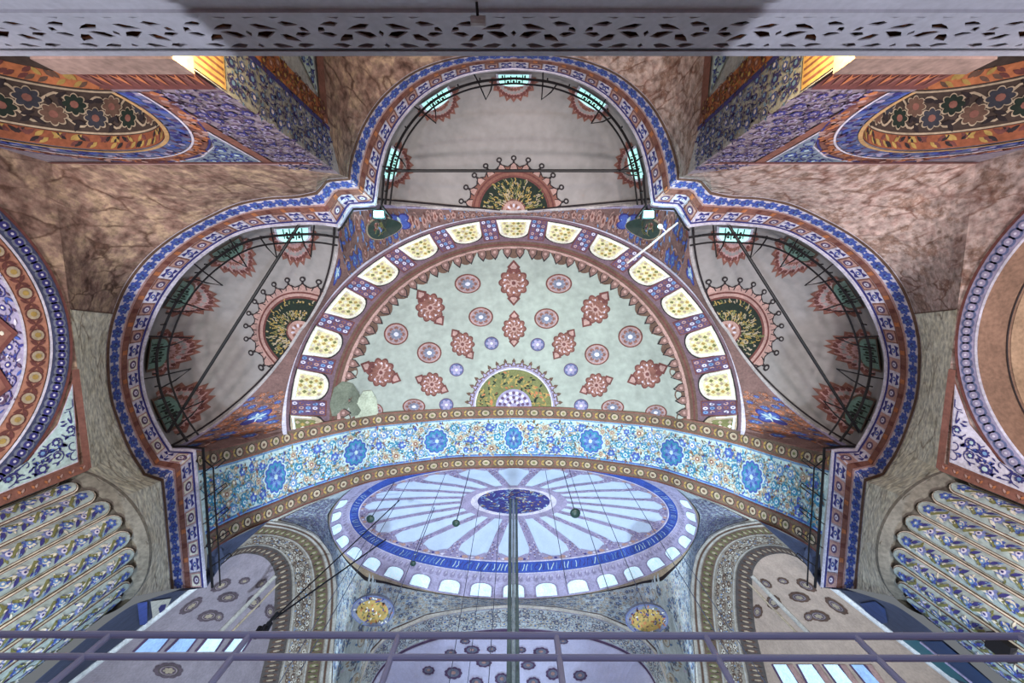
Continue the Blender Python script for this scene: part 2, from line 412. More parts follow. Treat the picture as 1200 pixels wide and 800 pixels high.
# ------------------------------------------------------------------ exedrae (three half domes)
H_CR = 22.0
TOPI = np.concatenate([dense(I_TOP, 40)[::-1], np.stack([2*AX-dense(I_TOP, 40)[1:, 0], dense(I_TOP, 40)[1:, 1]], 1)])
LOBI = dense(I_LOB, 80)
POLE_T = (602, 248); POLE_L = (351, 388)
class Conch:
    def __init__(s, I, pole, bow0=(0, 0), bow1=(0, 0)):
        s.b0, s.b1 = np.array(bow0, float), np.array(bow1, float)
        s.I, s.pole = I, np.array(pole, float)
        L = np.concatenate([[0], np.cumsum(np.hypot(*(np.diff(I, axis=0).T)))]); s.k = L/L[-1]; s.tab = Tab(s.k, I)
        s.surf = Surf(s.fn, .002, .004)
    def edge(s, u):
        u = min(max(u, 0), 1); return np.array(s.tab(u))
    def pix(s, u, r):
        p = s.pole+r*(s.edge(u)-s.pole); k = 4*r*(1-r) if 0 < r < 1 else 0.0
        if u < .3: p = p+s.b0*(k*max(0.0, 1-max(u, 0)/.3)**2)
        if u > .7: p = p+s.b1*(k*max(0.0, 1-(1-min(u, 1))/.3)**2)
        return p
    def fn(s, u, r):
        r = max(r, 0.0); p = s.pix(u, r); rr = min(r, 1.0)
        return W(p[0], p[1], H_SP+(H_CR-H_SP)*sqrt(max(0, 1-rr*rr)))
def mirror(A): B = np.array(A, float).copy(); B[:, 0] = 2*AX-B[:, 0]; return B
CON = {0: Conch(TOPI, POLE_T), -1: Conch(LOBI, POLE_L, (11, 4), (11, 10)), 1: Conch(mirror(LOBI), (2*AX-POLE_L[0], POLE_L[1]), (-11, 4), (-11, 10))}
CNAME = {0: 'grey exedra half dome above the marble parapet, with teal lit rim windows', -1: 'grey exedra half dome beside the damp stained semidome edge', 1: 'grey exedra half dome beside the white lamp pole'}
for k, cn in CON.items():
    S = cn.surf
    root = empty('exedra', cn.fn(.5, 1.0)); tag(root, CNAME[k], 'half dome', kind='structure')
    g = G(); us = np.linspace(0, 1, 97); rs = [sin(a) for a in np.linspace(0, pi/2, 22)]
    g.grid(S.grid(us, rs), GREYP); g.build('half_dome_shell', root, smooth=True)
    # half medallion at the crown
    g = G(); ends = (cn.edge(0)-cn.pole, cn.edge(1)-cn.pole); a0 = atan2(ends[0][1], ends[0][0]); a1 = atan2(ends[1][1], ends[1][0])
    pk = cn.pix
    dirs = [cn.edge(u)-cn.pole for u in np.linspace(0, 1, 61)]; angs = np.unwrap([atan2(d[1], d[0]) for d in dirs]); lens = [np.hypot(*d) for d in dirs]
    def polar(t, rp, off):                         # t 0..1 round the medallion, rp in pixels
        a = angs[0]+(angs[-1]-angs[0])*t
        if angs[-1] > angs[0]: u = np.interp(a, angs, np.linspace(0, 1, 61))
        else: u = np.interp(-a, -angs, np.linspace(0, 1, 61))
        L = np.interp(u, np.linspace(0, 1, 61), lens)
        return S.at(min(max(u, .003), .997), rp/L, off)
    ts = np.linspace(0, 1, 49)
    def sector(r0, r1, m, off, rf=None):
        g.grid([[polar(t, r0, off) for t in ts], [polar(t, (r0+r1)/2, off) for t in ts], [polar(t, r1*(rf(t) if rf else 1), off) for t in ts]], m)
    NL = 11
    sector(40, 53, DARK, .03, lambda t: 1+.08*abs(sin(pi*NL*t)))
    sector(40, 52, RUST if k == 0 else SALM, .04, lambda t: 1+.06*abs(sin(pi*NL*t)))
    sector(46, 48, BRICK, .05); sector(38, 42.5, BRICK, .05); sector(0.4, 40, DGREEN, .05)
    for i in range(NL):
        t = (i+.5)/NL
        q = lambda x, y, off=.03: polar(t+x/55/pi*.95, 54+y, off)
        draw(g, q, [(-6, -4), (-4.6, 1), (-1.6, 3), (-.8, 7), (.8, 7), (1.6, 3), (4.6, 1), (6, -4)], DARK, .045, (0, 0))
        draw(g, q, [(-4.8, -4), (-3.2, .4), (0, 3), (3.2, .4), (4.8, -4)], SALM, .055, (0, -1))
        draw(g, q, xf(circ(3.3, 10), 0, 8.8), DARK, .045); draw(g, q, xf(circ(1.5, 8), 0, 8.8), GREYP, .06)
    R = random.Random(5+k)
    for i in range(230):                           # gilt script-like strokes on the dark disc
        t = R.uniform(.02, .98); r = R.uniform(16, 37); q = lambda x, y, off=.06: polar(t+x/(2.2*r)/pi*2, r+y, off)
        L = R.uniform(4, 8); a = R.uniform(0, 6.28); stroke(g, q, [(0, 0), (L*.25*cos(a), L*.5*sin(a)), (L*.3*cos(a+.9), L*sin(a+.5)*.8)], 1.2, R.choice((GOLD, OLIVE, TAN)), .062)
    sector(12, 15, BRICK, .06); sector(0.3, 13, SALM, .065)
    for i in range(7): q = lambda x, y, off=.07: polar((i+.5)/7+x/40, 7+y, off); draw(g, q, circ(2.4, 8), LILAC if i % 2 else RUST, .072)
    g.build('crown_medallion', root, label='rust rimmed half medallion with dark green gilt centre')
    # rim windows with spiky crests
    wu = (.10, .30, .5, .70, .90) if k == 0 else (.13, .33, .53, .72, .90)
    if k == 1: wu = (.13, .33, .53, .72, .90)
    hw = .036 if k == 0 else .044
    for i, u0 in enumerate(wu):
        lit = (k == 0) or (i == 0)
        rb, rt = (.975, .885) if k == 0 else (.975, .84)
        def ar(s, x): return rt+(1-s)*(rb-rt)*0+(0 if abs(x) < .01 else 0)
        g = G(); gc = G()
        def pl(x, y, off): return S.at(u0+x*hw, rb+(rt-rb)*y, off)
        cw = 1.75 if k == 0 else 1.75
        crest = []
        for j in range(19):
            a = pi*j/18; sp = 1.0 if j % 2 else .84
            crest.append((cw*cos(a)*sp, .25+ (2.1 if k == 0 else 2.5)*sin(a)*sp))
        draw(gc, pl, crest, RUST, .03, (0, .3), False, 5)
        draw(gc, pl, [(x*.86, .25+(y-.25)*.86) for x, y in crest], PINK, .04, (0, .3), False, 5)
        for rr_, n_, m_ in ((.76, 17, BRICK), (.62, 13, GREYP), (.5, 11, RUST)):
            for j in range(1, n_):
                a = pi*j/n_; draw(gc, pl, xf(lobes(.13, 5, .5, 15), cw*rr_*cos(a), .25+(2.1 if k == 0 else 2.5)*rr_*sin(a)), m_, .05)
        gc.build('window_crest', root)
        out = [(-1, 0)]+[(cos(a), .55+.45*sin(a)) for a in np.linspace(pi, 0, 11)]+[(1, 0)]
        draw(g, pl, [(x*1.18, -.05+y*1.12) for x, y in out], LILAC if lit else BROWN, .055, (0, .4), nr=3)
        fr = g.build('window_frame', root); g = G()
        draw(g, pl, out, PANE_T if lit else PANE_D, .075, (0, .4), nr=3)
        pn = g.build('pane', fr); g = G()
        for x in (-.6, -.2, .2, .6): stroke(g, pl, [(x, 0), (x, .85-.3*abs(x))], .07, DGREEN, .085)
        for y in (.3, .6): draw(g, pl, xf(circ(.1, 8), -.4, y), DGREEN, .085); draw(g, pl, xf(circ(.1, 8), .0, y), DGREEN, .085); draw(g, pl, xf(circ(.1, 8), .4, y), DGREEN, .085)
        g.build('lattice', fr)
    # moulding along the arch towards the semidome
    g = G()
    for uu, lo in ((0.0, 1), (1.0, 1)):
        pts = [cn.fn(uu, r) for r in np.sin(np.linspace(0, pi/2, 24))]
        g.tube(pts, .085, P('warm_grey_paint', (176, 168, 170)), 6)
    ar_ = g.build('arch_moulding', root)
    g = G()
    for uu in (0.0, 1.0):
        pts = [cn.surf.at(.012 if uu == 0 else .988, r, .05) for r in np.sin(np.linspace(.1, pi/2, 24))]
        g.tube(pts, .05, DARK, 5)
    g.build('dark_trim_line', ar_)  # dark line running beside the moulding

# ------------------------------------------------------------------ semidome
CP = np.array([602.0, 490.0]); R1, R2, R3 = (193, 190), (216, 208), (267, 238)
N_PTS = [(602, 477, 0), (540, 478.5, 0), (500, 481, 0), (437, 486, 0), (400, 492, 0), (350, 502, 0), (325, 508, 22.4), (300, 515, 21.5), (275, 522, 20.3), (245, 528.5, 18.4), (229, 530, H_SP)]
def HS(px, py):
    dx, dy = px-CP[0], CP[1]-py; r = sqrt(dx*dx+dy*dy)
    r1 = sqrt((dx/R1[0])**2+(dy/R1[1])**2); r3 = sqrt((dx/R3[0])**2+(dy/R3[1])**2)
    if r1 <= 1: return 24.6+3.9*(sqrt(1-.9*r1*r1)-sqrt(.1))/(1-sqrt(.1))
    ra, rb = r/r1, r/r3
    return 24.6-2.2*(r-ra)/(rb-ra)
N_PTS = [(x, y, h if h else HS(x, y)) for x, y, h in N_PTS]
NX = np.array([p[0] for p in N_PTS][::-1]); NY = np.array([p[1] for p in N_PTS][::-1])
NTAB = Tab(NX, [(y,) for y in NY])
def ny(px): return NTAB(px if px <= AX else 2*AX-px)[0]
SEMI = Surf(lambda px, py: W(px, py, HS(px, py)), .5, .5)
def semi_pl(x0, y0, rot=0.0):
    c, s = cos(rot), sin(rot)
    def pl(a, b, off=.03):
        x, y = x0+c*a-s*b, y0+s*a+c*b
        return SEMI.at(x, min(y, ny(x)), off)
    return pl
semi = empty('semi_dome', W(602, 253, 22.4)); tag(semi, 'pale green semidome with scattered rust medallions and a ring of amber windows', 'semidome', kind='structure')
P0 = np.array([602, 478.0]); TEND = 94.5
def ell(Rk, t): return np.array([CP[0]-Rk[0]*sin(radians(t)), CP[1]-Rk[1]*cos(radians(t))])
g = G(); rows = []
ts = np.linspace(TEND, -TEND, 121)
for r in np.linspace(0, 1, 30):
    row = []
    for t in ts:
        p = P0+r*(ell(R3, t)-P0); y = min(p[1], ny(p[0])); row.append(W(p[0], y, HS(p[0], y)))
    rows.append(row)
g.grid(rows, DOMEP); g.build('semidome_shell', semi, smooth=True)
def ring(g, Ra, Rb, m, off, t0=-TEND, t1=TEND, n=120, fa=None, fb=None, k=3):
    rows = []
    for f in np.linspace(0, 1, k):
        row = []
        for t in np.linspace(t0, t1, n):
            a = ell(Ra, t); b = ell(Rb, t)
            if fa: a = CP+(a-CP)*fa(t)
            p = a+(b-a)*f; row.append(SEMI.at(p[0], min(p[1], ny(p[0])), off))
        rows.append(row)
    g.grid(rows, m)
# drum zone
g = G(); ring(g, (214, 206), R3, P('plum_brown_paint', (112, 84, 98)), .03); g.build('drum_ring', semi)
g = G(); ring(g, R1, (216, 208), BROWN, .04, fa=lambda t: 1.05-.06*abs(cos(radians(t)*22)), n=360)
ring(g, (203, 199.5), (207, 202), SALM, .05); ring(g, (211, 204), (213, 205.5), BRICK, .05)
for i in range(44):
    t = -TEND+(i+.5)*2*TEND/44; p = ell((200, 196.5), t)
    if p[1] > ny(p[0])-4: continue
    d = CP-p; pl = semi_pl(p[0], p[1], atan2(d[1], d[0]))
    draw(g, pl, [(-4, -5), (2, -5), (6, -2.6), (9.5, 0), (6, 2.6), (2, 5), (-4, 5)], DARK, .045); draw(g, pl, [(-4, -4), (2, -4), (7, 0), (2, 4), (-4, 4)], P('umber_rose_paint', (130, 92, 84)), .055)
    draw(g, pl, circ(1.8, 8), SALM, .062)
g.build('scalloped_border', semi)
STEP = 13.35
for i in range(-7, 8):
    t = i*STEP; last = abs(i) == 7
    hw = 4.05
    def pl(x, y, off):                             # x across, y 0 outer .. 1 inner
        a = ell((262, 234), t+x*hw*(1.12-.12*y)); b = ell((221, 212), t+x*hw*1.0)
        p = a+(b-a)*y
        return SEMI.at(p[0], min(p[1], ny(p[0])-1), off)
    out = [(-1, 0), (-1, .35), (-1, .62)]+[(cos(a), .66+.34*sin(a)) for a in np.linspace(pi*.92, pi*.08, 9)]+[(1, .62), (1, .35), (1, 0), (.33, 0), (-.33, 0)]
    g = G(); draw(g, pl, [(x*1.14, -.04+y*1.08) for x, y in out], DARK, .05, (0, .45), nr=3); draw(g, pl, out, CREAM if not last else TAN, .065, (0, .45), nr=3)
    fr = g.build('window_frame', semi)
    g = G(); draw(g, pl, [(x*.74, .12+y*.76) for x, y in out], PANE_Y if not last else OLIVE, .08, (0, .45), nr=3); g.build('pane', fr)
    g = G()
    for a in range(-2, 3):
        for b in range(5):
            x, y = a*.28+(.14 if b % 2 else 0), .2+b*.14
            if abs(x) < .62: draw(g, pl, xf([(-.13, 0), (0, .07), (.13, 0), (0, -.07)], x, y), (GOLD, CREAM, TAN, OLIVE)[(a+2*b) % 4], .095)
    for x in (-.9, .9): stroke(g, pl, [(x, .02), (x, .6)], .07, PANE_W, .09)
    stroke(g, pl, [(-.95, .06), (.95, .06)], .06, PANE_W, .09)
    g.build('leaded_pattern', fr)
for i in range(-7, 7):
    t = (i+.5)*STEP
    def pl(x, y, off):
        a = ell((264, 236), t+x*2.45); b = ell((219, 210), t+x*2.45); p = a+(b-a)*y
        return SEMI.at(p[0], min(p[1], ny(p[0])-1), off)
    g = G(); draw(g, pl, [(-1, .02), (1, .02), (1, .98), (-1, .98)], BRICK, .05); draw(g, pl, [(-.86, .06), (.86, .06), (.86, .94), (-.86, .94)], PURP, .06)
    for a in range(3):
        for b in range(5):
            x, y = (a-1)*.52, .14+b*.18
            draw(g, pl, xf(circ(.2, 8, .07), x, y), (SALM, SKYB, LILAC, RUST)[(a+b+i) % 4], .07); draw(g, pl, xf(circ(.08, 5, .03), x, y), NAVY, .08)
    g.build('painted_pier', semi)

# medallions scattered over the semidome
def rosette(x, y, r, ry=None, rot=0.0, small=False):
    g = G(); pl = semi_pl(x, y, rot); k = (ry or r)/r
    q = lambda a, b, off: pl(a, b*k, off)
    if small:
        draw(g, q, circ(r, 20), PURP, .03); draw(g, q, circ(r*.88, 20), P('dusk_blue_paint', (88, 100, 150)), .04); draw(g, q, lobes(r*.62, 6, .5), LAV, .05); draw(g, q, circ(r*.22, 8), LILAC, .06)
    else:
        draw(g, q, circ(r, 28), BRICK, .03, nr=2); draw(g, q, circ(r*.88, 28), SALM, .04, nr=2); draw(g, q, circ(r*.8, 28), P('mauve_brown_paint', (150, 128, 136)), .048, nr=2)
        for j in range(8): draw(g, q, xf(circ(r*.17, 8), r*.56*cos(j*pi/4), r*.56*sin(j*pi/4)), RUST, .055)
        draw(g, q, lobes(r*.42, 8, .5), P('slate_paint', (110, 116, 140)), .06); draw(g, q, circ(r*.2, 10), LILAC, .07)
    g.build('rosette_medallion', semi)
def cartouche(x, y, r, rot):
    g = G(); pl = semi_pl(x, y, rot)
    draw(g, pl, lobes(r*1.06, 10, .2), BRICK, .03); draw(g, pl, lobes(r*.95, 10, .18), RUST, .04)
    for j in range(10):
        a = j*pi/5; stroke(g, pl, [(r*.2*cos(a), r*.2*sin(a)), (r*.55*cos(a+.5), r*.55*sin(a+.5)), (r*.85*cos(a), r*.85*sin(a))], r*.1, SALM, .05)
        draw(g, pl, xf(circ(r*.1, 6), r*.7*cos(a+.3), r*.7*sin(a+.3)), LILAC, .05)
    draw(g, pl, circ(r*.3, 10), SALM, .055); draw(g, pl, circ(r*.16, 8), BRICK, .065)
    for q in (-1, 1):
        f = [(-.32, .95), (-.5, 1.2), (-.3, 1.42), (0, 1.75), (.3, 1.42), (.5, 1.2), (.32, .95)]
        draw(g, pl, [(a*r, q*b*r) for a, b in f], BRICK, .03, (0, q*1.25*r)); draw(g, pl, [(a*r*.55, q*(1.25+(b-1.25)*.6)*r) for a, b in f], SALM, .045, (0, q*1.25*r))
    g.build('cartouche_medallion', semi)
for x, y, r in ((602, 331, 15.5), (504, 360, 15), (698, 362, 15), (446, 436, 15), (759, 438, 15), (602.5, 385, 12.5), (542, 403, 12.5), (661, 403, 12.5), (506, 450, 12.5), (699, 451, 12.5)):
    dx, dy = x-602, y-478; ang = atan2(dx, -dy)
    cartouche(x, y, r, ang*.9)
for x, y, r, ry in ((548, 332, 15.5, 11.5), (655, 332, 15.5, 11.5), (464, 391, 14.5, 13), (739, 394, 14.5, 13), (563.5, 371, 14.5, 11.5), (640.5, 373, 14.5, 12), (503, 413, 14.5, 12.5), (699.5, 415, 14.5, 12.5), (485, 476, 13.5, 9), (718, 477, 13.5, 9), (769, 483, 13, 9), (438, 481, 11, 9)):
    rosette(x, y, r, ry, 0)
for x, y in ((576, 402), (630, 403.5), (535, 433), (669, 433), (523, 474), (681, 475)): rosette(x, y, 8.5, 7.8, 0, True)
g = G(); 
def polar0(t, r, off): a = radians(t); return SEMI.at(602-r*sin(a), min(476-r*cos(a)*.98, 476), off)
tt = np.linspace(-90, 90, 61)
def sec0(r0, r1, m, off, f=None): g.grid([[polar0(t, r0, off) for t in tt], [polar0(t, (r0+r1)/2, off) for t in tt], [polar0(t, r1*(f(t) if f else 1), off) for t in tt]], m)
sec0(44, 50, BROWN, .03, lambda t: 1+.05*abs(sin(radians(t)*8))); sec0(44, 49, LAV, .04, lambda t: 1+.04*abs(sin(radians(t)*8)))
for i in range(17):
    t = -85+i*10.6; q = lambda x, y, off=.03: polar0(t+x*1.1, 51+y, off)
    draw(g, q, [(-4, -3), (-1.5, 1.5), (-2, 3.5), (0, 7), (2, 3.5), (1.5, 1.5), (4, -3)], BROWN, .045, (0, 0)); draw(g, q, [(-2.4, -2), (0, 2.5), (2.4, -2)], LAV, .055, (0, 0))
sec0(43, 46, LILAC, .05); sec0(19, 44.5, OLIVE, .055)
R = random.Random(3)
for i in range(150):
    t = R.uniform(-88, 88); r = R.uniform(23, 42); q = lambda x, y, off=.06: polar0(t+x*57/r, r+y, off)
    draw(g, q, xf(LEAF, 0, 0, R.uniform(0, 6.3), R.uniform(3, 6)), R.choice((GOLD, DGREEN, GOLD, DGREEN, ORANGE)), .062)
sec0(.3, 21, LAV, .07)
for r, n in ((6, 6), (11, 9), (16.5, 13)):
    for i in range(n): q = lambda x, y, off=.08: polar0(-85+170*(i+.5)/n+x*57/r, r+y, off); draw(g, q, circ(2.0, 8), LILAC if i % 2 else PURP, .08)
g.build('crown_roundel', semi, label='half roundel of gold and green script around a lilac centre')
# damp patch on the plaster
g = G(); pl = semi_pl(405, 468)
draw(g, pl, [(-16, 19), (-19, 5), (-14, -14), (-4, -22), (8, -19), (15, -8), (18, 6), (22, 17), (8, 19)], P('damp_plaster', (108, 116, 98)), .075)
draw(g, pl, xf([(-16, 19), (-15, 0), (-6, -13), (4, -14), (10, -4), (12, 14)], 26, 3), P('flaked_plaster', (176, 186, 160)), .07)
g.build('damp_patch', semi)

# ------------------------------------------------------------------ painted spandrels between the semidome and the exedrae
def A_pts(k, end, n):
    cn = CON[k]; u = 0.0 if end == 0 else 1.0; o = []
    for r in n:
        p = cn.pix(u, r); o.append((p[0], p[1], H_SP+(H_CR-H_SP)*sqrt(max(0, 1-r*r))))
    return o
B = []; K = []
for r, t in zip((0, .35, .6, .85, .97, 1.0), (0, 12, 20, 28, 32, 34)): B += A_pts(0, 0, [r]); K.append(t)
B += [(410, 241, H_SP), (397, 265, H_SP)]; K += [42, 46]
for r, t in zip((.97, .88, .8, .68, .55, .42, .3, .15, 0), (47, 49.5, 52, 54.5, 57, 59.5, 62, 64.5, 67)): B += A_pts(-1, 0, [r]); K.append(t)
for r, t in zip((.15, .3, .42, .55, .68, .8, .93, 1.0), (72, 77, 80.5, 84, 86.5, 89, 92, 93.5)): B += A_pts(-1, 1, [r]); K.append(t)
B += [(229, 530, H_SP)]; K += [TEND]
B = np.array(B); K = np.array(K); KTAB = Tab(K, B)
def span_fn(side):
    def fn(t, v):
        t = min(max(t, 0), TEND); a = ell(R3, t); b = KTAB(t)
        pa = W(mx(a[0], side), a[1], HS(*a)); pb = W(mx(b[0], side), b[1], b[2])
        return pa*(1-v)+pb*v
    return fn
for sd in (-1, 1):
    S = Surf(span_fn(sd), .15, .01)
    g = G(); g.grid(S.grid(np.unique(np.concatenate([np.linspace(0, TEND, 90), K])), np.linspace(0, 1, 5)), P('rust_ground_paint', (126, 92, 88)))
    root = g.build('spandrel'); tag(root, 'rust painted spandrel with blue arabesques, %s' % ('by the damp patch' if sd < 0 else 'behind the white lamp pole'), 'spandrel', kind='structure')
    g = G(); SP = lambda a, b, off=.03: S.at(a, b, off)
    floral(g, lambda a, b, o: S.at(a*.18, b/26, o), 30/.18, 47/.18, 1, 25, 11, [(BLUE, SKYB, NAVY), (RUST, SALM, BRICK)], [BRICK, SKYB, BLUE], SALM, 11)
    floral(g, lambda a, b, o: S.at(a*.14, b/40, o), 82/.14, 93.6/.14, 2, 39, 9, [(BLUE, SKYB, NAVY), (ORANGE, SALM, BRICK)], [BRICK, ORANGE, RUST], SALM, 12)
    floral(g, lambda a, b, o: S.at(a*.22, b/10, o), 2/.22, 30/.22, 1, 9, 7, [(SALM, RUST, BRICK)], [BRICK, SKYB], SALM, 13)
    for t0, v0, rx, ry in ((28.5, .55, 2.6, .24), (51, .45, 2.2, .2), (88, .40, 1.7, .18)):
        q = lambda x, y, off: S.at(t0+x*rx, v0+y*ry, off)
        draw(g, q, lobes(1, 4, .5, 24, pi/4), NAVY, .055); draw(g, q, lobes(.85, 4, .5, 24, pi/4), BLUE, .062)
        for j in range(9): draw(g, q, xf(LEAF, 0, 0, j*.7, .75), SKYB if j % 2 else AQUA, .07)
    for v0, v1, m in ((0, .05, LILAC), (.93, 1.0, LAV)):
        g.grid(S.grid(np.linspace(0, TEND, 90), [v0, v1], .04), m)
    g.build('painted_arabesque', root, kind='stuff')
    # calligraphic roundel at the corner
    pl = S.local(mx(449, sd), 266, np.linspace(30, 46, 17), np.linspace(.1, .9, 9)); g = G()
    q = lambda a, b, off: pl(*xf([(a, b)], 0, 0, sd*-.35*-1 if sd > 0 else -.35)[0], off)
    draw(g, q, circ(18, 28, 13), TAN, .06); draw(g, q, circ(16.5, 28, 11.6), P('bottle_green_paint', (34, 62, 56), rough=.35), .09)
    rd = g.build('script_roundel', root, label='dark green oval roundel with thin gilt script'); g = G()
    for s0 in ([(-10, 3), (-4, -5), (1, 2), (7, -5), (10, 1)], [(-8, 6), (0, 3), (8, 6)], [(-2, -8), (-1, 0), (3, 6)], [(4, -8), (5, 2)]):
        stroke(g, q, [tuple(p) for p in dense(s0, 12)], .8, OLIVE, .1)
    g.build('gilt_script', rd)

# ------------------------------------------------------------------ main arch
F_PTS = [(602, 548), (541, 549), (502, 553), (440, 563), (404, 574), (355, 592), (331, 603), (308, 613), (287, 622), (258, 638), (243, 650)]
FK = np.array([0, 61, 101, 164, 200, 250, 275, 300, 327, 358, 376.0])   # distance along
KN = np.concatenate([[0], np.cumsum([sqrt((N_PTS[i+1][0]-N_PTS[i][0])**2+(N_PTS[i+1][1]-N_PTS[i][1])**2) for i in range(len(N_PTS)-1)])]); ALEN = KN[-1]
FP3 = [(f[0], f[1], n[2]) for f, n in zip(F_PTS, N_PTS)]
UU = np.linspace(0, ALEN, 140)
NAr = np.array(N_PTS); FAr = np.array(FP3)
def smooth_keys(K_, P_, n=400):
    D = []
    for i in range(len(P_)-1):
        p0, p1, p2, p3 = P_[max(i-1, 0)], P_[i], P_[i+1], P_[min(i+2, len(P_)-1)]
        for k in range(8):
            t = k/8; D.append((K_[i]+(K_[i+1]-K_[i])*t, *(0.5*((2*p1)+(-p0+p2)*t+(2*p0-5*p1+4*p2-p3)*t*t+(-p0+3*p1-3*p2+p3)*t**3))))
    D.append((K_[-1], *P_[-1])); return np.array(D)
ND, FD = smooth_keys(KN, NAr), smooth_keys(KN, FAr)
NDT, FDT = Tab(ND[:, 0], ND[:, 1:]), Tab(FD[:, 0], FD[:, 1:])
def arch_fn(u, v):
    side = -1 if u < 0 else 1; a = min(abs(u), ALEN)
    n = NDT(a); f = FDT(a)
    pn = W(mx(n[0], side), n[1], n[2]); pf = W(mx(f[0], side), f[1], f[2])
    return pn*(1-v)+pf*v
ARCH = Surf(arch_fn, .5, .01)
g = G(); AU = np.linspace(-ALEN, ALEN, 241); g.grid(ARCH.grid(AU, np.linspace(0, 1, 5)), AQUA)
arch = g.build('main_arch', smooth=True); tag(arch, 'broad arch soffit painted with turquoise and blue flowers between semidome and main dome', 'arch', kind='structure')
for nm, v0, v1, seed in (('near_border', -.02, .17, 1), ('far_border', .80, 1.0, 2)):
    g = G(); off = .05
    g.grid([[ARCH.at(u, v0, -.05 if v0 < 0 else 0) for u in AU]]+ARCH.grid(AU, [v0, (v0+v1)/2, v1], off)+[[ARCH.at(u, v1, -.02) for u in AU]], P('umber_paint', (112, 88, 70)))
    n = 98; du = 2*ALEN/n
    for i in range(n):
        u = -ALEN+(i+.5)*du; vc = (v0+v1)/2+.005; q = lambda x, y, o: ARCH.at(u+x, vc+y*.0105, o)
        if i % 2 == 0: draw(g, q, circ(4.6, 14, 5.2), DARK, off+.015); draw(g, q, circ(3.8, 14, 4.4), TAN, off+.022); draw(g, q, circ(1.8, 8), BROWN if i % 4 else OLIVE, off+.03)
        else:
            for s_a in (-1, 1): draw(g, q, xf(LEAF, 0, 0, s_a*1.0, 5.5), GOLD, off+.02); draw(g, q, xf(LEAF, 0, 0, pi+s_a*1.0, 5.5), RUST, off+.02)
    for vv in (v0+.012, v1-.012):
        g.grid(ARCH.grid(AU, [vv-.008, vv+.008], off+.018), RUST if vv < .5 else BRICK)
    g.build(nm, arch)
g = G()
for vv, m in ((.185, SKYB), (.205, AQUA), (.79, SKYB), (.775, BLUE)): g.grid(ARCH.grid(AU, [vv-.008, vv+.008], .03), m)
AP = lambda a, b, o=.03: ARCH.at(a, b/75, o)
floral(g, AP, -ALEN+6, ALEN-6, 17, 57, 13.5, [(TURQ, AQUA, BLUE), (SKYB, CREAM, BLUE), (TAN, RUST, CREAM), (BLUE, SKYB, AQUA)], [TURQ, BLUE, OLIVE, TAN, TURQ, RUST, TAN, BROWN], TURQ, 21, nleaf=8, big=.3)
floral(g, AP, -ALEN+8, ALEN-8, 18, 57, 8.5, [(SKYB, CREAM), (TAN, CREAM), (TURQ, AQUA)], [TURQ, BLUE, TAN, OLIVE, BROWN], TAN, 22, nleaf=5, big=.24, off=.028)
g.build('flower_field', arch, kind='stuff')
for u in (-285, -188, -92, 0, 92, 188, 285):
    g = G(); q = lambda x, y, o: ARCH.at(u+x, .5+y/75, o)
    draw(g, q, lobes(15.5, 12, .12), AQUA, .085, nr=4); draw(g, q, lobes(14, 12, .14), BLUE, .094, nr=4); draw(g, q, lobes(12, 12, .2), TURQ, .103, nr=4)
    for j in range(12): draw(g, q, xf(LEAF, 0, 0, j*pi/6, 11), BLUE if j % 2 else SKYB, .112, nr=2)
    draw(g, q, circ(2.4, 8), AQUA, .12); g.build('blue_roundel', arch)

# ------------------------------------------------------------------ main dome
DR = [(216, 88, 614, 29.5), (204, 77, 608.5, 30.4), (193, 68, 603.5, 31.1), (182, 56.5, 601.5, 31.6), (164, 45, 598, 32.2), (110, 32, 592, 33.0), (47, 16, 587, 33.5), (0.5, .2, 586, 33.6)]
DRA = np.array(DR)
DRT = Tab(range(8), DR)
def dome_fn(t, k):                                  # t degrees from picture-up going left, k ring index 0..7
    k = min(max(k, 0), 7); r = DRT(k)
    return W(602-r[0]*sin(radians(t)), r[2]-r[1]*cos(radians(t)), r[3])
DOME = Surf(dome_fn, .3, .02)
g = G(); T360 = np.linspace(0, 360, 145)
g.grid(DOME.grid(T360, [0, .5, 1, 1.5, 2, 2.5, 3, 3.5, 4, 4.5, 5, 5.5, 6, 7]), DBLUE)
dome = g.build('main_dome', smooth=True); tag(dome, 'pale blue main dome with radiating ribs and a cobalt inscription ring', 'dome', kind='structure')
g = G(); g.grid(DOME.grid(T360, [0, 1.05, 2], .03), P('pink_lilac_paint', (176, 168, 206))); 
for t in np.arange(60, 300, 2.6):
    q = lambda x, y, o: DOME.at(t+x*1.1, 1.5+y*.32, o); draw(g, q, circ(.8, 8), SALM if int(t*10) % 2 else LAV, .04); draw(g, q, xf(LEAF, 0, 0, 1.2, 1), LILAC, .05)
g.build('drum_ring', dome)
g = G(); g.grid(DOME.grid(T360, [2, 2.5, 3], .04), P('cobalt_paint', (46, 78, 186))); g.grid(DOME.grid(T360, [1.94, 2.03], .05), LILAC); g.grid(DOME.grid(T360, [2.97, 3.06], .05), LILAC)
R = random.Random(8)
for t in np.arange(62, 298, 1.5):
    q = lambda x, y, o: DOME.at(t+x, 2.5+y*.36, o)
    stroke(g, q, [(R.uniform(-.8, 0), -.8), (R.uniform(-.5, .5), R.uniform(-.3, .3)), (R.uniform(0, .8), .8)], .28, R.choice((SKYB, NAVY, AQUA)), .05)
g.build('inscription_ring', dome)
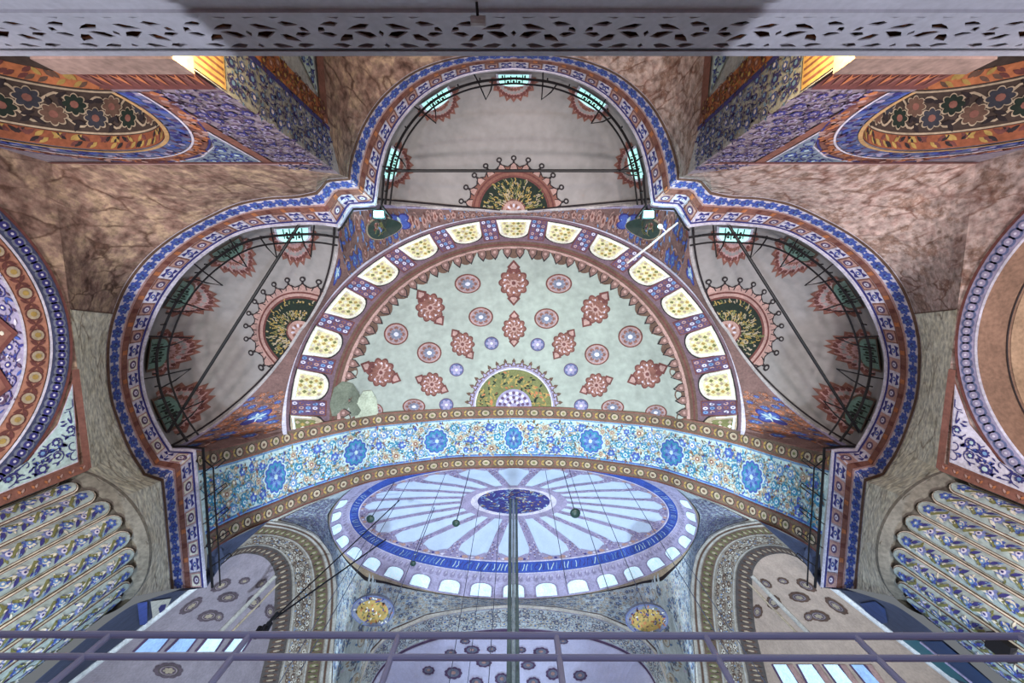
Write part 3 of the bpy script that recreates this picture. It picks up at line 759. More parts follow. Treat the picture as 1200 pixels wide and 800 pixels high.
for i in range(-10, 11):
    t = 180+i*10.5
    q = lambda x, y, o: DOME.at(t+x*3.3, .12+y*.95, o)
    out = [(-1, 0), (-1, .6)]+[(cos(a), .62+.38*sin(a)) for a in np.linspace(pi*.95, pi*.05, 9)]+[(1, .6), (1, 0)]
    g = G(); draw(g, q, [(x*1.2, -.03+y*1.1) for x, y in out], LAV, .05, (0, .4)); fr = g.build('window_frame', dome)
    g = G(); draw(g, q, out, PANE_W, .07, (0, .4)); g.build('pane', fr)
NR = 22
for i in range(NR):
    t = 180+(i+.5)*360/NR
    g = G(); q = lambda x, y, o: DOME.at(t+x, 3.1+y, o)
    prof = [(0, 5.4), (.3, 3.9), (.6, 2.2), (1.0, 1.8), (2.0, 2.6), (2.9, 5.2)]
    g.grid([[q(-wd, y, .04) for y, wd in prof], [q(0, y, .04) for y, wd in prof], [q(wd, y, .04) for y, wd in prof]], LAV)
    g.grid([[q(-wd*.5, y, .05) for y, wd in prof], [q(wd*.5, y, .05) for y, wd in prof]], P('mauve_paint', (140, 128, 170)))
    for y in np.arange(.15, 2.8, .14):
        wd = np.interp(y, [p[0] for p in prof], [p[1] for p in prof])
        for x in (-.6, 0, .6): draw(g, q, xf(circ(.28, 5, .045), x*wd, y), (RUST, NAVY, LILAC)[int(y*50+x*3) % 3], .06)
    for sgn in (-1, 1): draw(g, q, [(sgn*3, .55), (sgn*6, .3), (sgn*8.4, .0), (sgn*3, 0)], LAV, .045); draw(g, q, xf(circ(1.1, 8, .13), sgn*5.6, .12), SALM, .055)
    g.build('rib', dome)
g = G(); g.grid(DOME.grid(T360, [2.98, 3.35], .035), LAV)
for t in np.arange(60, 300, 2.0):
    q = lambda x, y, o: DOME.at(t+x, 3.2+y, o); draw(g, q, circ(.7, 6, .08), (SALM, NAVY, LILAC)[int(t) % 3], .048)
g.build('scalloped_border', dome)
g = G(); g.grid(DOME.grid(T360, [5.75, 6.05], .06), LAV); g.grid(DOME.grid(T360, [5.95, 6.1], .07), LILAC); g.grid(DOME.grid(T360, [6.1, 6.99], .07), NAVY)
R = random.Random(9)
for i in range(170):
    t, k = R.uniform(0, 360), 6.1+.85*(1-sqrt(R.random())); q = lambda x, y, o: DOME.at(t+x/(1.02-(k-6)), min(k+y, 6.98), o)
    stroke(g, q, [(-3, -.03), (R.uniform(-2, 2), .03), (3, R.uniform(-.06, .06))], .035, R.choice((SKYB, AQUA, BLUE, GOLD)), .085)
g.build('crown_disc', dome)

# ------------------------------------------------------------------ pendentives of the crossing
QK = [0, 20, 35, 55, 65, 74, 80, 82, 88, 92, 100, 110, 118, 124, 128, 132, 136, 143, 153, 166, 180]
QP = [tuple(FP3[0]), FP3[1], FP3[2], FP3[3], FP3[4], FP3[5], FP3[6], (315, 610, 21.7), (345, 616, 23.5), (370, 628, 25.5), (388, 652, 27), (394, 690, 28), (392, 740, 27.5), (386, 790, 26), (383, 840, 25), (412, 840, 20), (430, 775, 23), (455, 745, 25.5), (500, 723, 27.3), (550, 713, 28.2), (602, 709, 28.5)]
QPA = np.array(QP, float)
QTAB = Tab(QK, QP)
def pend_fn(side):
    def fn(t, v):
        t = min(max(t, 0), 180); r = DR[0]
        a = W(mx(602-r[0]*sin(radians(t)), side), r[2]-r[1]*cos(radians(t)), r[3]); q = QTAB(t)
        b = W(mx(q[0], side), q[1], q[2]); return a*(1-v)+b*v
    return fn
PENDM = P('blue_grey_ground', (196, 212, 216)); SLATE = P('slate_paint', (110, 116, 140))
for sd in (-1, 1):
    S = Surf(pend_fn(sd), .2, .01)
    g = G(); g.grid(S.grid(np.unique(np.concatenate([np.linspace(0, 180, 120), QK])), np.linspace(0, 1, 7)), PENDM)
    root = g.build('pendentive'); tag(root, 'blue grey pendentive with a gold roundel, %s' % ('crossed by the slanting black cables' if sd < 0 else 'clear of cables'), 'pendentive', kind='structure')
    g = G()
    for v0, v1, m in ((.0, .05, TAN), (.05, .08, DARK), (.93, 1, CREAM), (.89, .92, BROWN)): g.grid(S.grid(np.linspace(60, 180, 90), [v0, v1], .04), m)
    floral(g, lambda a, b, o: S.at(a*.2, b/85, o), 94/.2, 128/.2, 9, 76, 10, [(SLATE, SKYB, CREAM), (CREAM, SKYB, TAN)], [SLATE, CREAM, LILAC, SKYB], SKYB, 31, nleaf=5)
    floral(g, lambda a, b, o: S.at(a*.28, b/60, o), 130/.28, 180/.28, 6, 52, 7.5, [(SLATE, SKYB, CREAM), (CREAM, TAN)], [SLATE, CREAM, TAN, SKYB], TAN, 32, nleaf=4)
    floral(g, lambda a, b, o: S.at(a*.2, b/60, o), 70/.2, 94/.2, 6, 52, 8, [(LAV, SKYB, CREAM)], [NAVY, LAV, BROWN], LAV, 33, nleaf=4)
    g.build('painted_scrolls', root, kind='stuff')
    bx, by = mx(438 if sd < 0 else 447, sd), 713 if sd < 0 else 723
    pl = lambda a, b, off=0.0: W(bx+a, by+b, 23.6)-np.array([0, 0, off])
    g = G(); rim = circ(25, 30, 18); g.grid([[pl(a, b, 0) for a, b in rim], [pl(a, b, .2) for a, b in rim]], P('slate_paint', (110, 116, 140)), True)
    draw(g, pl, rim, P('dusk_blue_paint', (88, 100, 150)), .2); draw(g, pl, circ(23.5, 30, 16.8), P('slate_paint', (110, 116, 140)), .22); draw(g, pl, circ(18.5, 26, 13.2), GOLD, .24)
    R = random.Random(40+sd)
    for j in range(80):
        a, r = R.uniform(0, 6.3), sqrt(R.random())
        draw(g, pl, xf(LEAF, 21*r*cos(a), 15*r*sin(a), R.uniform(0, 6.3), 4.0), R.choice((OLIVE, BROWN, CREAM, ORANGE, NAVY)), .26)
    g.tube([W(bx, by, 23.6), W(bx, by, 26.6)], .2, NAVY, 8)
    g.build('gold_roundel', root, label='oval gold roundel ringed in navy')

# ------------------------------------------------------------------ side arches and side semidomes beyond the crossing
LQ = [(315, 610, 21.7), (345, 616, 23.5), (370, 628, 25.5), (388, 652, 27), (394, 690, 28), (392, 740, 27.5), (386, 790, 26), (383, 840, 25)]
LL = [(264, 655, 20), (285, 648, 21), (308, 652, 22.5), (321, 668, 23.5), (322, 695, 24.5), (318, 740, 25), (306, 790, 24), (296, 840, 23)]
LE = [(264, 655, 20), (255, 663, 19.8), (243, 674, 19.4), (222, 690, 19), (195, 711, 18.4), (150, 746, 17.4), (90, 792, 16), (35, 835, 15)]
LQd, LLd, LEd = [dense(a, 60) for a in (LQ, LL, LE)]
def loft2(A, Bc, side):
    k = np.linspace(0, 1, len(A)); TA, TB = Tab(k, A), Tab(np.linspace(0, 1, len(Bc)), Bc)
    def fn(u, v):
        a = TA(u); b = TB(u)
        return W(mx(a[0], side), a[1], a[2])*(1-v)+W(mx(b[0], side), b[1], b[2])*v
    return Surf(fn, .004, .01)
U60 = np.linspace(0, 1, 70); STN = P('stone_grey_paint', (176, 170, 160)); SLATE = P('slate_paint', (110, 116, 140))
for sd in (-1, 1):
    S = loft2(LQd, LLd, sd); g = G(); g.grid(S.grid(U60, np.linspace(0, 1, 5)), P('beige_ground_paint', (150, 138, 122)))
    root = g.build('side_arch'); tag(root, 'side arch with concentric brown and cream scroll bands, %s' % ('seen past the slanting cables' if sd < 0 else 'with brown shaded soffit'), 'arch', kind='structure')
    for nm, v0, v1, m, o in (('cream_line', 0, .05, STN, .05), ('dark_line', .06, .09, BROWN, .03), ('cream_line', .10, .14, STN, .04), ('umber_band', .16, .36, P('umber_paint', (112, 88, 70)), .03),
                             ('cream_line', .37, .39, STN, .04), ('cream_line', .70, .72, STN, .04), ('dark_scroll_band', .74, 1.0, P('dusk_brown_paint', (88, 78, 74)), .03)):
        g = G(); g.grid(S.grid(U60, [v0, (v0+v1)/2, v1], o), m)
        if nm == 'umber_band' or nm == 'dark_scroll_band':
            vc, hv = (v0+v1)/2, (v1-v0)/2
            for i in range(42):
                u = (i+.5)/42; q = lambda x, y, of: S.at(u+x*.011, vc+y*hv, of)
                draw(g, q, circ(.75, 8), BROWN if nm != 'umber_band' else OLIVE, o+.012); draw(g, q, circ(.4, 6), TAN, o+.02)
                draw(g, q, xf(LEAF, .2, .1, 1.2 if i % 2 else -1.2, .9), DARK, o+.016)
        g.build(nm, root)
    g = G(); floral(g, lambda a, b, o: S.at(a/230, .40+b/100, o), 4, 226, 2, 28, 7.5, [(BROWN, CREAM), (CREAM, BROWN), (BROWN, TAN)], [DARK, CREAM, BROWN, SKYB], BROWN, 51, nleaf=6, off=.035)
    g.build('scroll_field', root, kind='stuff')
    S = loft2(LEd, LLd, sd); g = G(); LGREY = P('dusky_lilac_plaster' if sd < 0 else 'beige_plaster', (156, 142, 152) if sd < 0 else (192, 164, 144), var=.22)
    g.grid(S.grid(U60, np.linspace(0, 1, 7)), LGREY)
    root = g.build('side_semidome'); tag(root, 'dusky %s side semidome with dark oval medallions and striped window row' % ('lilac' if sd < 0 else 'beige'), 'semidome', kind='structure')
    us, vs = np.linspace(.02, .98, 40), np.linspace(.02, .98, 14)
    for x, y, rx, ry, ro in ((259, 685, 13, 5, -.5), (286, 680, 7, 3.4, -.3), (267, 699, 12.5, 5.5, -.2), (244, 721, 13, 6, -.25), (224, 709, 16, 5, -.6), (306, 683, 8, 3.5, -.6), (297, 705, 9, 8, -.6), (316, 716, 6, 8, 0), (197, 785, 17, 9, 0), (256, 722, 6, 5, -.5)):
        if sd > 0 and y > 770: continue
        pl = S.local(mx(x, sd), y, us, vs); g = G(); q = lambda a, b, of: pl(*xf([(a*rx, b*ry)], 0, 0, ro*-sd)[0], of)
        draw(g, q, lobes(1, 10, .1), BROWN if sd > 0 else P('plum_grey_paint', (98, 80, 90)), .04); draw(g, q, circ(.72, 16), P('dusk_brown_paint', (88, 78, 74)), .05); draw(g, q, circ(.62, 14), P('mauve_brown_paint', (150, 128, 136)), .055); draw(g, q, circ(.52, 14), P('plum_grey_paint', (98, 80, 90)), .06); draw(g, q, lobes(.34, 6, .4), TAN, .066); g.build('oval_medallion', root)
    def qv(px, py): return S.find(mx(px, sd), py, us, vs)
    def strip(name, pts, m, off, parent):           # a polygon given by four measured corners, laid on the surface
        uv = [qv(*p) for p in pts]; g = G(); A_ = [uv[0]+0*np.array(0) if 0 else np.array(uv[0]), np.array(uv[1])]; B_ = [np.array(uv[3]), np.array(uv[2])]
        rows = []
        for f in np.linspace(0, 1, 6):
            a = A_[0]*(1-f)+A_[1]*f; b = B_[0]*(1-f)+B_[1]*f; rows.append([S.at(*(a*(1-e)+b*e), off) for e in (0, .5, 1)])
        g.grid(rows, m); return g.build(name, parent)
    for nm, a, b, r, m in (('white_rib', (323, 673), (256, 741), .16, STN), ('thin_rib', (328, 681), (270, 741), .08, TAN)):
        g = G(); L_ = []
        for f in np.linspace(0, 1, 9): u, v = qv(a[0]+(b[0]-a[0])*f, a[1]+(b[1]-a[1])*f); L_.append(S.at(u, v, .03))
        g.tube(L_, r, m, 6); g.build(nm, root)
    wins = [((178, 743), (157, 763), (183, 763), (200, 743), PANE_B), ((214, 743), (194, 763), (217, 763), (232, 743), PANE_B), ((246, 743), (230, 763), (250, 763), (263, 743), PANE_W), ((277, 743), (262, 763), (282, 763), (295, 743), PANE_W)] if sd < 0 else \
           [((282, 778), (268, 800), (285, 800), (297, 778), PANE_W), ((252, 778), (236, 800), (256, 800), (268, 778), PANE_W), ((222, 778), (204, 800), (222, 800), (238, 778), PANE_W), ((192, 778), (172, 800), (188, 800), (206, 778), PANE_B)]
    for w_ in wins:
        fr = strip('window_frame', [(w_[0][0]-3, w_[0][1]), (w_[1][0]-3, w_[1][1]), (w_[2][0]+3, w_[2][1]), (w_[3][0]+3, w_[3][1])], PURP, .045, root)
        strip('pane', w_[:4], w_[4], .065, fr)
    if sd > 0:
        for xs in range(4):
            a = 267-xs*31; gq = strip('patterned_pier', [(a+8, 778), (a-8, 800), (a, 800), (a+14, 778)], SALM, .055, root)
    g = G(); g.tube([S.at(u, 0, .1) for u in np.linspace(.1, 1, 40)], .16, WHITE, 6); g.build('white_edge_moulding', root)
    # dark wall strip between the side semidome edge and the fluted pier
    g = G()
    A_ = dense([(241, 688, 17.5), (222, 691, 16.5), (200, 694, 15.2), (175, 702, 13), (150, 712, 12), (105, 745, 11), (40, 800, 10), (0, 838, 9.5)], 60)
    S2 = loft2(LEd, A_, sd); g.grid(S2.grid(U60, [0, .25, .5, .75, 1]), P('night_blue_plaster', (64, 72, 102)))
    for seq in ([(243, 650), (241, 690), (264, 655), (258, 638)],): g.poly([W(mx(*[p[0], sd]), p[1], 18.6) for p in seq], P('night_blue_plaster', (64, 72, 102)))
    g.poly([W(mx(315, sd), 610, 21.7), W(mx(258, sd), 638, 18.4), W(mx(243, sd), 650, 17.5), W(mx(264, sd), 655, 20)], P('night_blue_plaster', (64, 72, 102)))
    dk = g.build('wall_recess_'+SIDE[sd]); tag(dk, 'dark blue recess wall behind the fluted pier %s' % ('under the lilac side semidome' if sd < 0 else 'with deep teal glass panels'), 'wall', kind='structure')
    us2 = np.linspace(.02, .98, 40); vs2 = np.linspace(.02, .98, 12)
    def q2(px, py, off): u, v = S2.find(mx(px, sd), py, us2, vs2); return S2.at(u, v, off)
    if sd < 0:
        g = G(); g.poly([q2(*p, .05) for p in ((161, 705), (172, 703), (172, 731), (163, 731))], BLUE); g.build('blue_strip', dk)
        g = G(); g.poly([q2(*p, .05) for p in ((176, 703), (200, 700), (196, 712), (180, 728))], CREAM); g.poly([q2(*p, .07) for p in ((184, 708), (194, 706), (192, 714), (186, 717))], NAVY); g.build('rosette_panel', dk)
        for xs in (0, 9): g = G(); g.tube([q2(170-xs, 742, .1), q2(118-xs, 790, .1)], .05, LAV, 5); g.build('glazing_bar', dk)
    else:
        for a, b, m in (((159, 750), (102, 800), PANE_G), ((123, 750), (62, 800), P('deep_navy_glass', (18, 50, 96), rough=.6, var=.1, emit=.4, ecol=(10, 40, 84)))):
            g = G(); wdt = 35 if m is PANE_G else 24; L_ = [q2(a[0]+(b[0]-a[0])*f, a[1]+(b[1]-a[1])*f, .05) for f in np.linspace(0, 1, 6)]; R_ = [q2(a[0]+(b[0]-a[0])*f-wdt, a[1]+(b[1]-a[1])*f, .05) for f in np.linspace(0, 1, 6)]; g.grid([L_, R_], m); g.build('glass_panel', dk)
            g = G(); g.tube([q2(a[0]+1, a[1], .08), q2(b[0]+1, b[1]-2, .08)], .06, LAV, 5); g.build('glazing_bar', dk)
        g = G(); g.poly([q2(*p, .05) for p in ((196, 706), (178, 703), (166, 712), (163, 728), (176, 735), (188, 726))], P('deep_blue_paint', (40, 66, 130))); g.build('blue_medallion', dk)

# far arch and far semidome
FQ = dense([(412, 840, 20), (430, 775, 23), (455, 745, 25.5), (500, 723, 27.3), (550, 713, 28.2), (602, 709, 28.5), (654, 713, 28.2), (704, 723, 27.3), (749, 745, 25.5), (774, 775, 23), (792, 840, 20)], 60)
FB = dense([(440, 850, 17), (475, 850, 18), (510, 850, 19), (550, 850, 20), (602, 850, 20.5), (654, 850, 20), (694, 850, 19), (729, 850, 18), (764, 850, 17)], 60)
S = loft2(FQ, FB, -1)
g = G(); g.grid(S.grid(U60, np.linspace(0, 1, 6)), P('lilac_blue_plaster', (204, 204, 238), var=.12))
root = g.build('far_semidome'); tag(root, 'lilac far semidome with purple medallions, behind the steel railing', 'semidome', kind='structure')
for nm, v0, v1, m in (('cream_line', 0, .03, CREAM), ('scroll_band', .04, .24, P('blue_grey_ground', (196, 212, 216))), ('dark_line', .25, .275, PURP)):
    g = G(); g.grid(S.grid(U60, [v0, (v0+v1)/2, v1], .04), m)
    if nm == 'scroll_band': floral(g, lambda a, b, o: S.at(a/420, .04+b/150, o), 40, 380, 1, 29, 8, [(SLATE, CREAM), (CREAM, SKYB)], [NAVY, CREAM, TAN, SLATE], SLATE, 61, off=.05, nleaf=5)
    g.build(nm, root)
us, vs = np.linspace(.1, .9, 50), np.linspace(.1, .95, 20)
for x, y, rx, ry in ((576, 761, 5.5, 3.5), (611, 762, 5.5, 3.5), (553, 762, 9, 5), (634, 764, 9, 5), (531, 789, 10, 7), (567, 777, 9, 5), (619, 780, 8.5, 5), (558, 800, 8, 6), (588, 796, 8, 7), (625, 800, 8, 6), (502, 786, 7, 5), (648, 790, 8, 7), (528, 765, 7, 3.5), (680, 792, 8, 6), (545, 752, 6, 3), (660, 752, 6, 3)):
    pl = S.local(x, y, us, vs); g = G(); q = lambda a, b, of: pl(a*rx, b*ry, of)
    draw(g, q, lobes(1, 9, .14), PURP, .04); draw(g, q, circ(.7, 14), P('slate_paint', (110, 116, 140)), .05); draw(g, q, circ(.3, 8), SALM, .06); g.build('round_medallion', root)

# ------------------------------------------------------------------ lower walls: back wall y = YB, side walls x = +-XL, painted stone above them
YB, XE, XL, H_S = -4.2, 5.9, 14.4, 12.5
PC = W(70, 645, 12.0); PR = 2.45                    # fluted pier: centre and radius
def pring(a, h, r): return (PC[0]+r*cos(radians(a)), PC[1]-r*sin(radians(a)), h)
SK = [(602, 60), (515, 71), (446, 114), (425, 145), (413, 176), (408, 208), (382, 210), (370, 224), (313, 231), (243, 253), (205, 274), (172, 300), (134, 360), (124, 420), (127, 461), (150, 528), (168, 557), (188, 564), (195, 635), (200, 690)]
SW = [(0, -11, 12.5), (-3.5, -11, 12.5), (-XE, -10, 12.5), (-XE, -7, 12.5), (-XE, -5.4, 12.9), (-XE, YB, 13.6), (-XE-.02, YB, 13.6), (-6.4, YB, 13.1), (-8, YB, 12.6), (-11.5, YB, 12.5), (-XL, YB, 12.5), (-XL, -3, 12.5), (-XL, 0, 12.5), (-XL, 2.5, 12.5), (-XL, 4, 12.5), (-XL, 5.75, 12.4),
      pring(62, 12.2, 2.75), pring(40, 12.2, 2.75), pring(2, 12.2, 2.75), pring(-42, 12.2, 2.75)]
kk = []
for p in SK:
    d = np.hypot(OB[:, 0]-p[0], OB[:, 1]-p[1]); kk.append(BL[int(np.argmin(d))])
kk = np.maximum.accumulate(np.array(kk)+np.arange(len(kk))*1e-3)
SWA = np.array(SW, float); STAB = Tab(kk, SW)
for sd in (-1, 1):
    S = BAND[sd]
    def fn(u, v):
        a = S.fn(u, 1.0); b = STAB(u); b = np.array([b[0]*(-sd), b[1], b[2]+HC])
        return a*(1-v)+b*v
    SS = Surf(fn, .4, .01)
    ua = np.unique(np.concatenate([BL, kk])); uc = kk[12]+8; g = G()
    g.grid(SS.grid(np.append(ua[ua < uc], uc), np.linspace(0, 1, 6)), STONE_L if sd < 0 else STONE_R)
    g.grid(SS.grid(np.insert(ua[ua > uc], 0, uc), np.linspace(0, 1, 6)), STONE_P)
    g.grid(SS.grid([uc-.5, uc+.5], [0, .5, 1], .03), BROWN)
    root = g.build('wall_stone_'+SIDE[sd]); tag(root, 'sloping wall painted as %s veined marble around the trefoil' % ('brown' if sd < 0 else 'rose'), 'wall', kind='structure')
for sd in (-1, 1):
    stn = STONE_L if sd < 0 else STONE_R
    # ---- back wall with its arch
    XA, HA, RA = 11.3, 8.3, 3.15
    bw = lambda a, h, off=0.0: np.array([sd*a, YB+off, h+HC])
    g = G()
    rows_o, rows_i = [], []
    for j in range(49):
        a = pi*j/48; ci, si = cos(a), sin(a)
        rows_i.append(bw(XA-RA*ci, HA+RA*si))
    # wall field: strips from the arch edge to the wall outline
    def outline(x): return bw(x, np.interp(x, [XE, 6.4, 8, 9, 18], [13.6, 13.1, 12.6, 12.5, 12.5]))
    tops = [outline(min(max(XA-RA*cos(pi*j/48)*1.0, XE), 16)) for j in range(49)]
    FL = P('grey_lilac_ground', (138, 124, 138))
    g.grid([rows_i, tops], FL)
    g.grid([[bw(XE, 3), bw(XA-RA, 3)], [bw(XE, HA), bw(XA-RA, HA)], [outline(XE), outline(XA-RA)]], FL)
    g.grid([[bw(XA+RA, 3), bw(18, 3)], [bw(XA+RA, HA), bw(18, HA)], [outline(XA+RA), outline(18)]], FL)
    root = g.build('wall_back_'+SIDE[sd]); tag(root, 'back wall with %s floral arch and blue spandrel under the %s marble wall' % (('dark', 'brown') if sd < 0 else ('dark', 'rose')), 'wall', kind='structure')
    def arc(name, r0, r1, m, off, orn=None, a0=0.0, a1=180.0):
        g = G(); q = lambda t, r, o: bw(XA-r*cos(radians(t)), HA+r*sin(radians(t)), o)
        T = np.linspace(a0, a1, 61); g.grid([[q(t, r0, off) for t in T], [q(t, r1, off) for t in T]], m)
        if orn: orn(g, q, r0, r1, off)
        return g.build(name, root)
    def scr(cols):
        def f(g, q, r0, r1, off):
            R = random.Random(3)
            for t in np.arange(1, 179, 2.4):
                z = lambda x, y, o: q(t+x*57/r1, (r0+r1)/2+y, o)
                draw(g, z, xf(LEAF, 0, 0, R.uniform(0, 6.3), .3), R.choice(cols), off+.012); draw(g, z, xf(circ(.08, 7), R.uniform(-.05, .05), R.uniform(-.15, .15)), R.choice(cols), off+.016)
        return f
    arc('gold_edge', RA-.02, RA+.07, P('gilt_edge_paint', (196, 150, 92)), .05)
    arc('blue_band', RA+.08, RA+.5, P('dusk_blue_paint', (88, 100, 150)), .03, scr([NAVY, LAV, PURP, BLUE]))
    arc('white_line', RA+.51, RA+.56, LILAC, .05); arc('rust_band', RA+.57, RA+.85, RUST, .03, scr([BRICK, ORANGE, SALM])); arc('navy_line', RA+.86, RA+.91, NAVY, .04)
    # soffit
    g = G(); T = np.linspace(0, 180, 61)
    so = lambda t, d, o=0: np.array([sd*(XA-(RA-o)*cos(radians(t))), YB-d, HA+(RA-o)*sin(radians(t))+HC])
    g.grid([[so(t, d) for t in T] for d in (0, 1, 2.2)], P('umber_shadow_paint', (70, 56, 50)))  # dark floral soffit, its colours deepened further to carry the dim light
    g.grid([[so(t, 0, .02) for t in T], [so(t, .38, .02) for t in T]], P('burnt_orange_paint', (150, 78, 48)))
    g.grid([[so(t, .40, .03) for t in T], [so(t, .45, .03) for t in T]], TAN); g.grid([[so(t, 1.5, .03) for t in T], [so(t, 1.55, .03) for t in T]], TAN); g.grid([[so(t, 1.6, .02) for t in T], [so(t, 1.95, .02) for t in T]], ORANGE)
    R = random.Random(70)
    for t in np.arange(2, 178, 1.6):
        z = lambda x, y, o: so(t+x*57/RA, .19+y, o); draw(g, z, xf(LEAF, -.08, 0, R.choice((-.7, .7, 2.4)), .26), R.choice((BRICK, DARK, GOLD)), .035)
    for t in np.arange(2, 178, 2.2):
        z = lambda x, y, o: so(t+x*57/RA, 1.78+y, o); draw(g, z, xf(LEAF, -.08, 0, R.choice((-.7, .7, 2.4)), .28), R.choice((BRICK, BROWN, GOLD)), .035)
    for i, t in enumerate(np.arange(4, 177, 8.5)):
        z = lambda x, y, o: so(t+x*57/RA, .98+y, o); dy = .16*(-1)**i
        draw(g, z, xf(lobes(.27, 8, .3), 0, dy), TAN, .03); draw(g, z, xf(lobes(.24, 8, .3), 0, dy), (DGREEN, BROWN, P('dark_slate_paint', (52, 54, 66)))[i % 3], .04); draw(g, z, xf(circ(.1, 8), 0, dy), RUST, .05)
        stroke(g, z, [tuple(p) for p in dense([(-.3, -dy*1.5), (-.1, -dy*2.6), (.15, -dy*1.6), (.32, -dy*.2)], 9)], .06, TAN, .035)
        for q in range(3): draw(g, z, xf(LEAF, R.uniform(-.2, .2), -dy*1.8, R.uniform(0, 6.3), .3), DARK, .038)
    z = lambda t, y, o: so(t, y, o)
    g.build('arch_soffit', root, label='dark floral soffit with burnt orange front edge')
    # spandrel triangle and diagonal frame
    g = G(); tri = [(XE+2.6, 12.32), (XE+1.1, 12.25), (XE+2.05, 10.6), (XE+2.2, 11.1)]
    tri = [(9.5, 12.3), (7.15, 12.3), (7.4, 11.0), (8.0, 11.5), (8.7, 12.0)]
    tri = [(10.2, 12.26), (7.78, 12.26), (7.72, 10.2), (8.25, 11.1), (9.15, 11.85)]
    draw(g, lambda a, b, o: bw(a, b, o), [(a+(a-8.3)*.1, b+(b-11.7)*.05) for a, b in tri], LILAC, .04, (8.1, 11.8)); draw(g, lambda a, b, o: bw(a, b, o), tri, P('dusk_aqua_paint', (120, 138, 160)), .05, (8.1, 11.8))
    def intri(x, y):
        ins = False
        for i in range(5):
            (x1, y1), (x2, y2) = tri[i], tri[(i+1) % 5]
            if (y1 > y) != (y2 > y) and x < (x2-x1)*(y-y1)/(y2-y1)+x1: ins = not ins
        return ins
    floral(g, lambda a, b, o: bw(a, b, o), 7.7, 10.2, 10.2, 12.3, .42, [(NAVY, SKYB), (BLUE, AQUA)], [NAVY, BLUE, NAVY], NAVY, 71, intri, .06, nleaf=6)
    g.build('blue_spandrel', root)
    g = G(); g.grid([[bw(7.4, 12.4, .04), bw(7.3, 8.4, .04)], [bw(7.68, 12.4, .04), bw(7.55, 8.4, .04)]], RUST); g.grid([[bw(XE+.05, 12.42, .05), bw(13.5, 12.42, .05)], [bw(XE+.05, 12.5, .05), bw(13.5, 12.5, .05)]], PINK)
    g.grid([[bw(XE+.4, 12.3, .045), bw(14.3, 12.3, .045)], [bw(XE+.4, 12.42, .045), bw(14.3, 12.42, .045)]], BRICK); g.build('rust_frame', root)
    g = G(); floral(g, lambda a, b, o: bw(a, b, o), XE+.05, 7.38, 8.3, 13.0, .36, [(NAVY, LAV, PURP), (LAV, PURP)], [NAVY, LAV, PURP, LAV, PURP], PURP, 72, None, .03, nleaf=8)
    g.build('lilac_tile_field', root, kind='stuff')
    # cornice of the pier under the arch
    g = G(); xa, xb = sorted((sd*(XE-.12), sd*(XA-RA+.05))); g.box((xa, YB-1.4, 7.0+HC), (xb, YB+.16, 7.45+HC), P('taupe_stone', (150, 124, 112))); cr_ = g.build('cornice', root)
    g = G(); g.grid([[bw(XE, 7.5, .06), bw(XA-RA, 7.5, .06)], [bw(XE, 8.15, .06), bw(XA-RA, 8.15, .06)]], BRICK)
    for i in range(12):
        z = lambda x, y, o: bw(XE+.1+i*.18+x, 7.8+y, o); draw(g, z, [(-.08, -.2), (0, .2), (.08, -.2), (0, -.08)], RUST if i % 2 else ORANGE, .075, (0, 0))
    g.build('red_frieze', root)
    # ---- return wall beside the top exedra
    rw = lambda a, h, off=0.0: np.array([sd*(XE-off), a, h+HC])
    g = G(); ya = [YB, -5.0, -5.4, -7, -10]; g.grid([[rw(y, 3) for y in ya], [rw(y, 8) for y in ya], [rw(YB, 13.6), rw(-5.0, 13.1), rw(-5.4, 12.9), rw(-7, 12.5), rw(-10, 12.5)]], P('blue_grey_tile_ground', (168, 172, 180)))
    root = g.build('wall_return_'+SIDE[sd]); tag(root, 'narrow blue tiled return wall beside the %s marble and top exedra' % ('brown' if sd < 0 else 'rose'), 'wall', kind='structure')
    g = G(); floral(g, lambda a, b, o: rw(a, b, o), -5.3, YB-.05, 8.4, 13.0, .32, [(NAVY, SKYB), (BLUE, LILAC)], [NAVY, BLUE, NAVY, SKYB, PURP], NAVY, 81, None, .03, nleaf=8)
    g.build('blue_tile_field', root, kind='stuff')
    g = G(); g.grid([[rw(-5.3, 6, .05), rw(-5.3, 12.9, .05)], [rw(-5.42, 6, .05), rw(-5.42, 12.9, .05)]], NAVY)
    g.grid([[rw(-5.45, 6, .04), rw(-5.45, 12.8, .04)], [rw(-6.0, 6, .04), rw(-6.0, 12.7, .04)]], ORANGE); g.grid([[rw(-5.6, 12.35, .05), rw(-9.8, 12.05, .05)], [rw(-5.6, 12.8, .05), rw(-9.8, 12.5, .05)]], RUST)
    floral(g, lambda a, b, o: rw(a, b, o), -6.0, -5.45, 8, 12.7, .3, [(BRICK, GOLD), (RUST, SALM)], [BRICK, BROWN, GOLD], BRICK, 83, None, .05, nleaf=6)
    draw(g, lambda a, b, o: rw(a, b, o), [(-6.1, 12.2), (-7.2, 12.0), (-7.2, 10.2)], AQUA, .05); 
    T = np.linspace(0, 90, 20); g.grid([[rw(-8.6+2.3*cos(radians(t)), 9.4+2.4*sin(radians(t)), .045) for t in T], [rw(-8.6+1.7*cos(radians(t)), 9.4+1.8*sin(radians(t)), .045) for t in T]], ORANGE)
    floral(g, lambda a, b, o: rw(a, b, o), -7.2, -6.2, 10.4, 12.1, .4, [(NAVY, SKYB)], [NAVY, BLUE], NAVY, 82, lambda x, y: (x+7.2)/1.1 < (y-10.2)/1.9, .06, nleaf=6)
    g.grid([[rw(YB-.02, 6.2, .04), rw(-4.9, 6.2, .04)], [rw(YB-.02, 8.35, .04), rw(-4.9, 8.35, .04)]], P('lamplit_ochre', (206, 160, 92)))  # yellow lamplight on the wall foot, put into the ochre colour
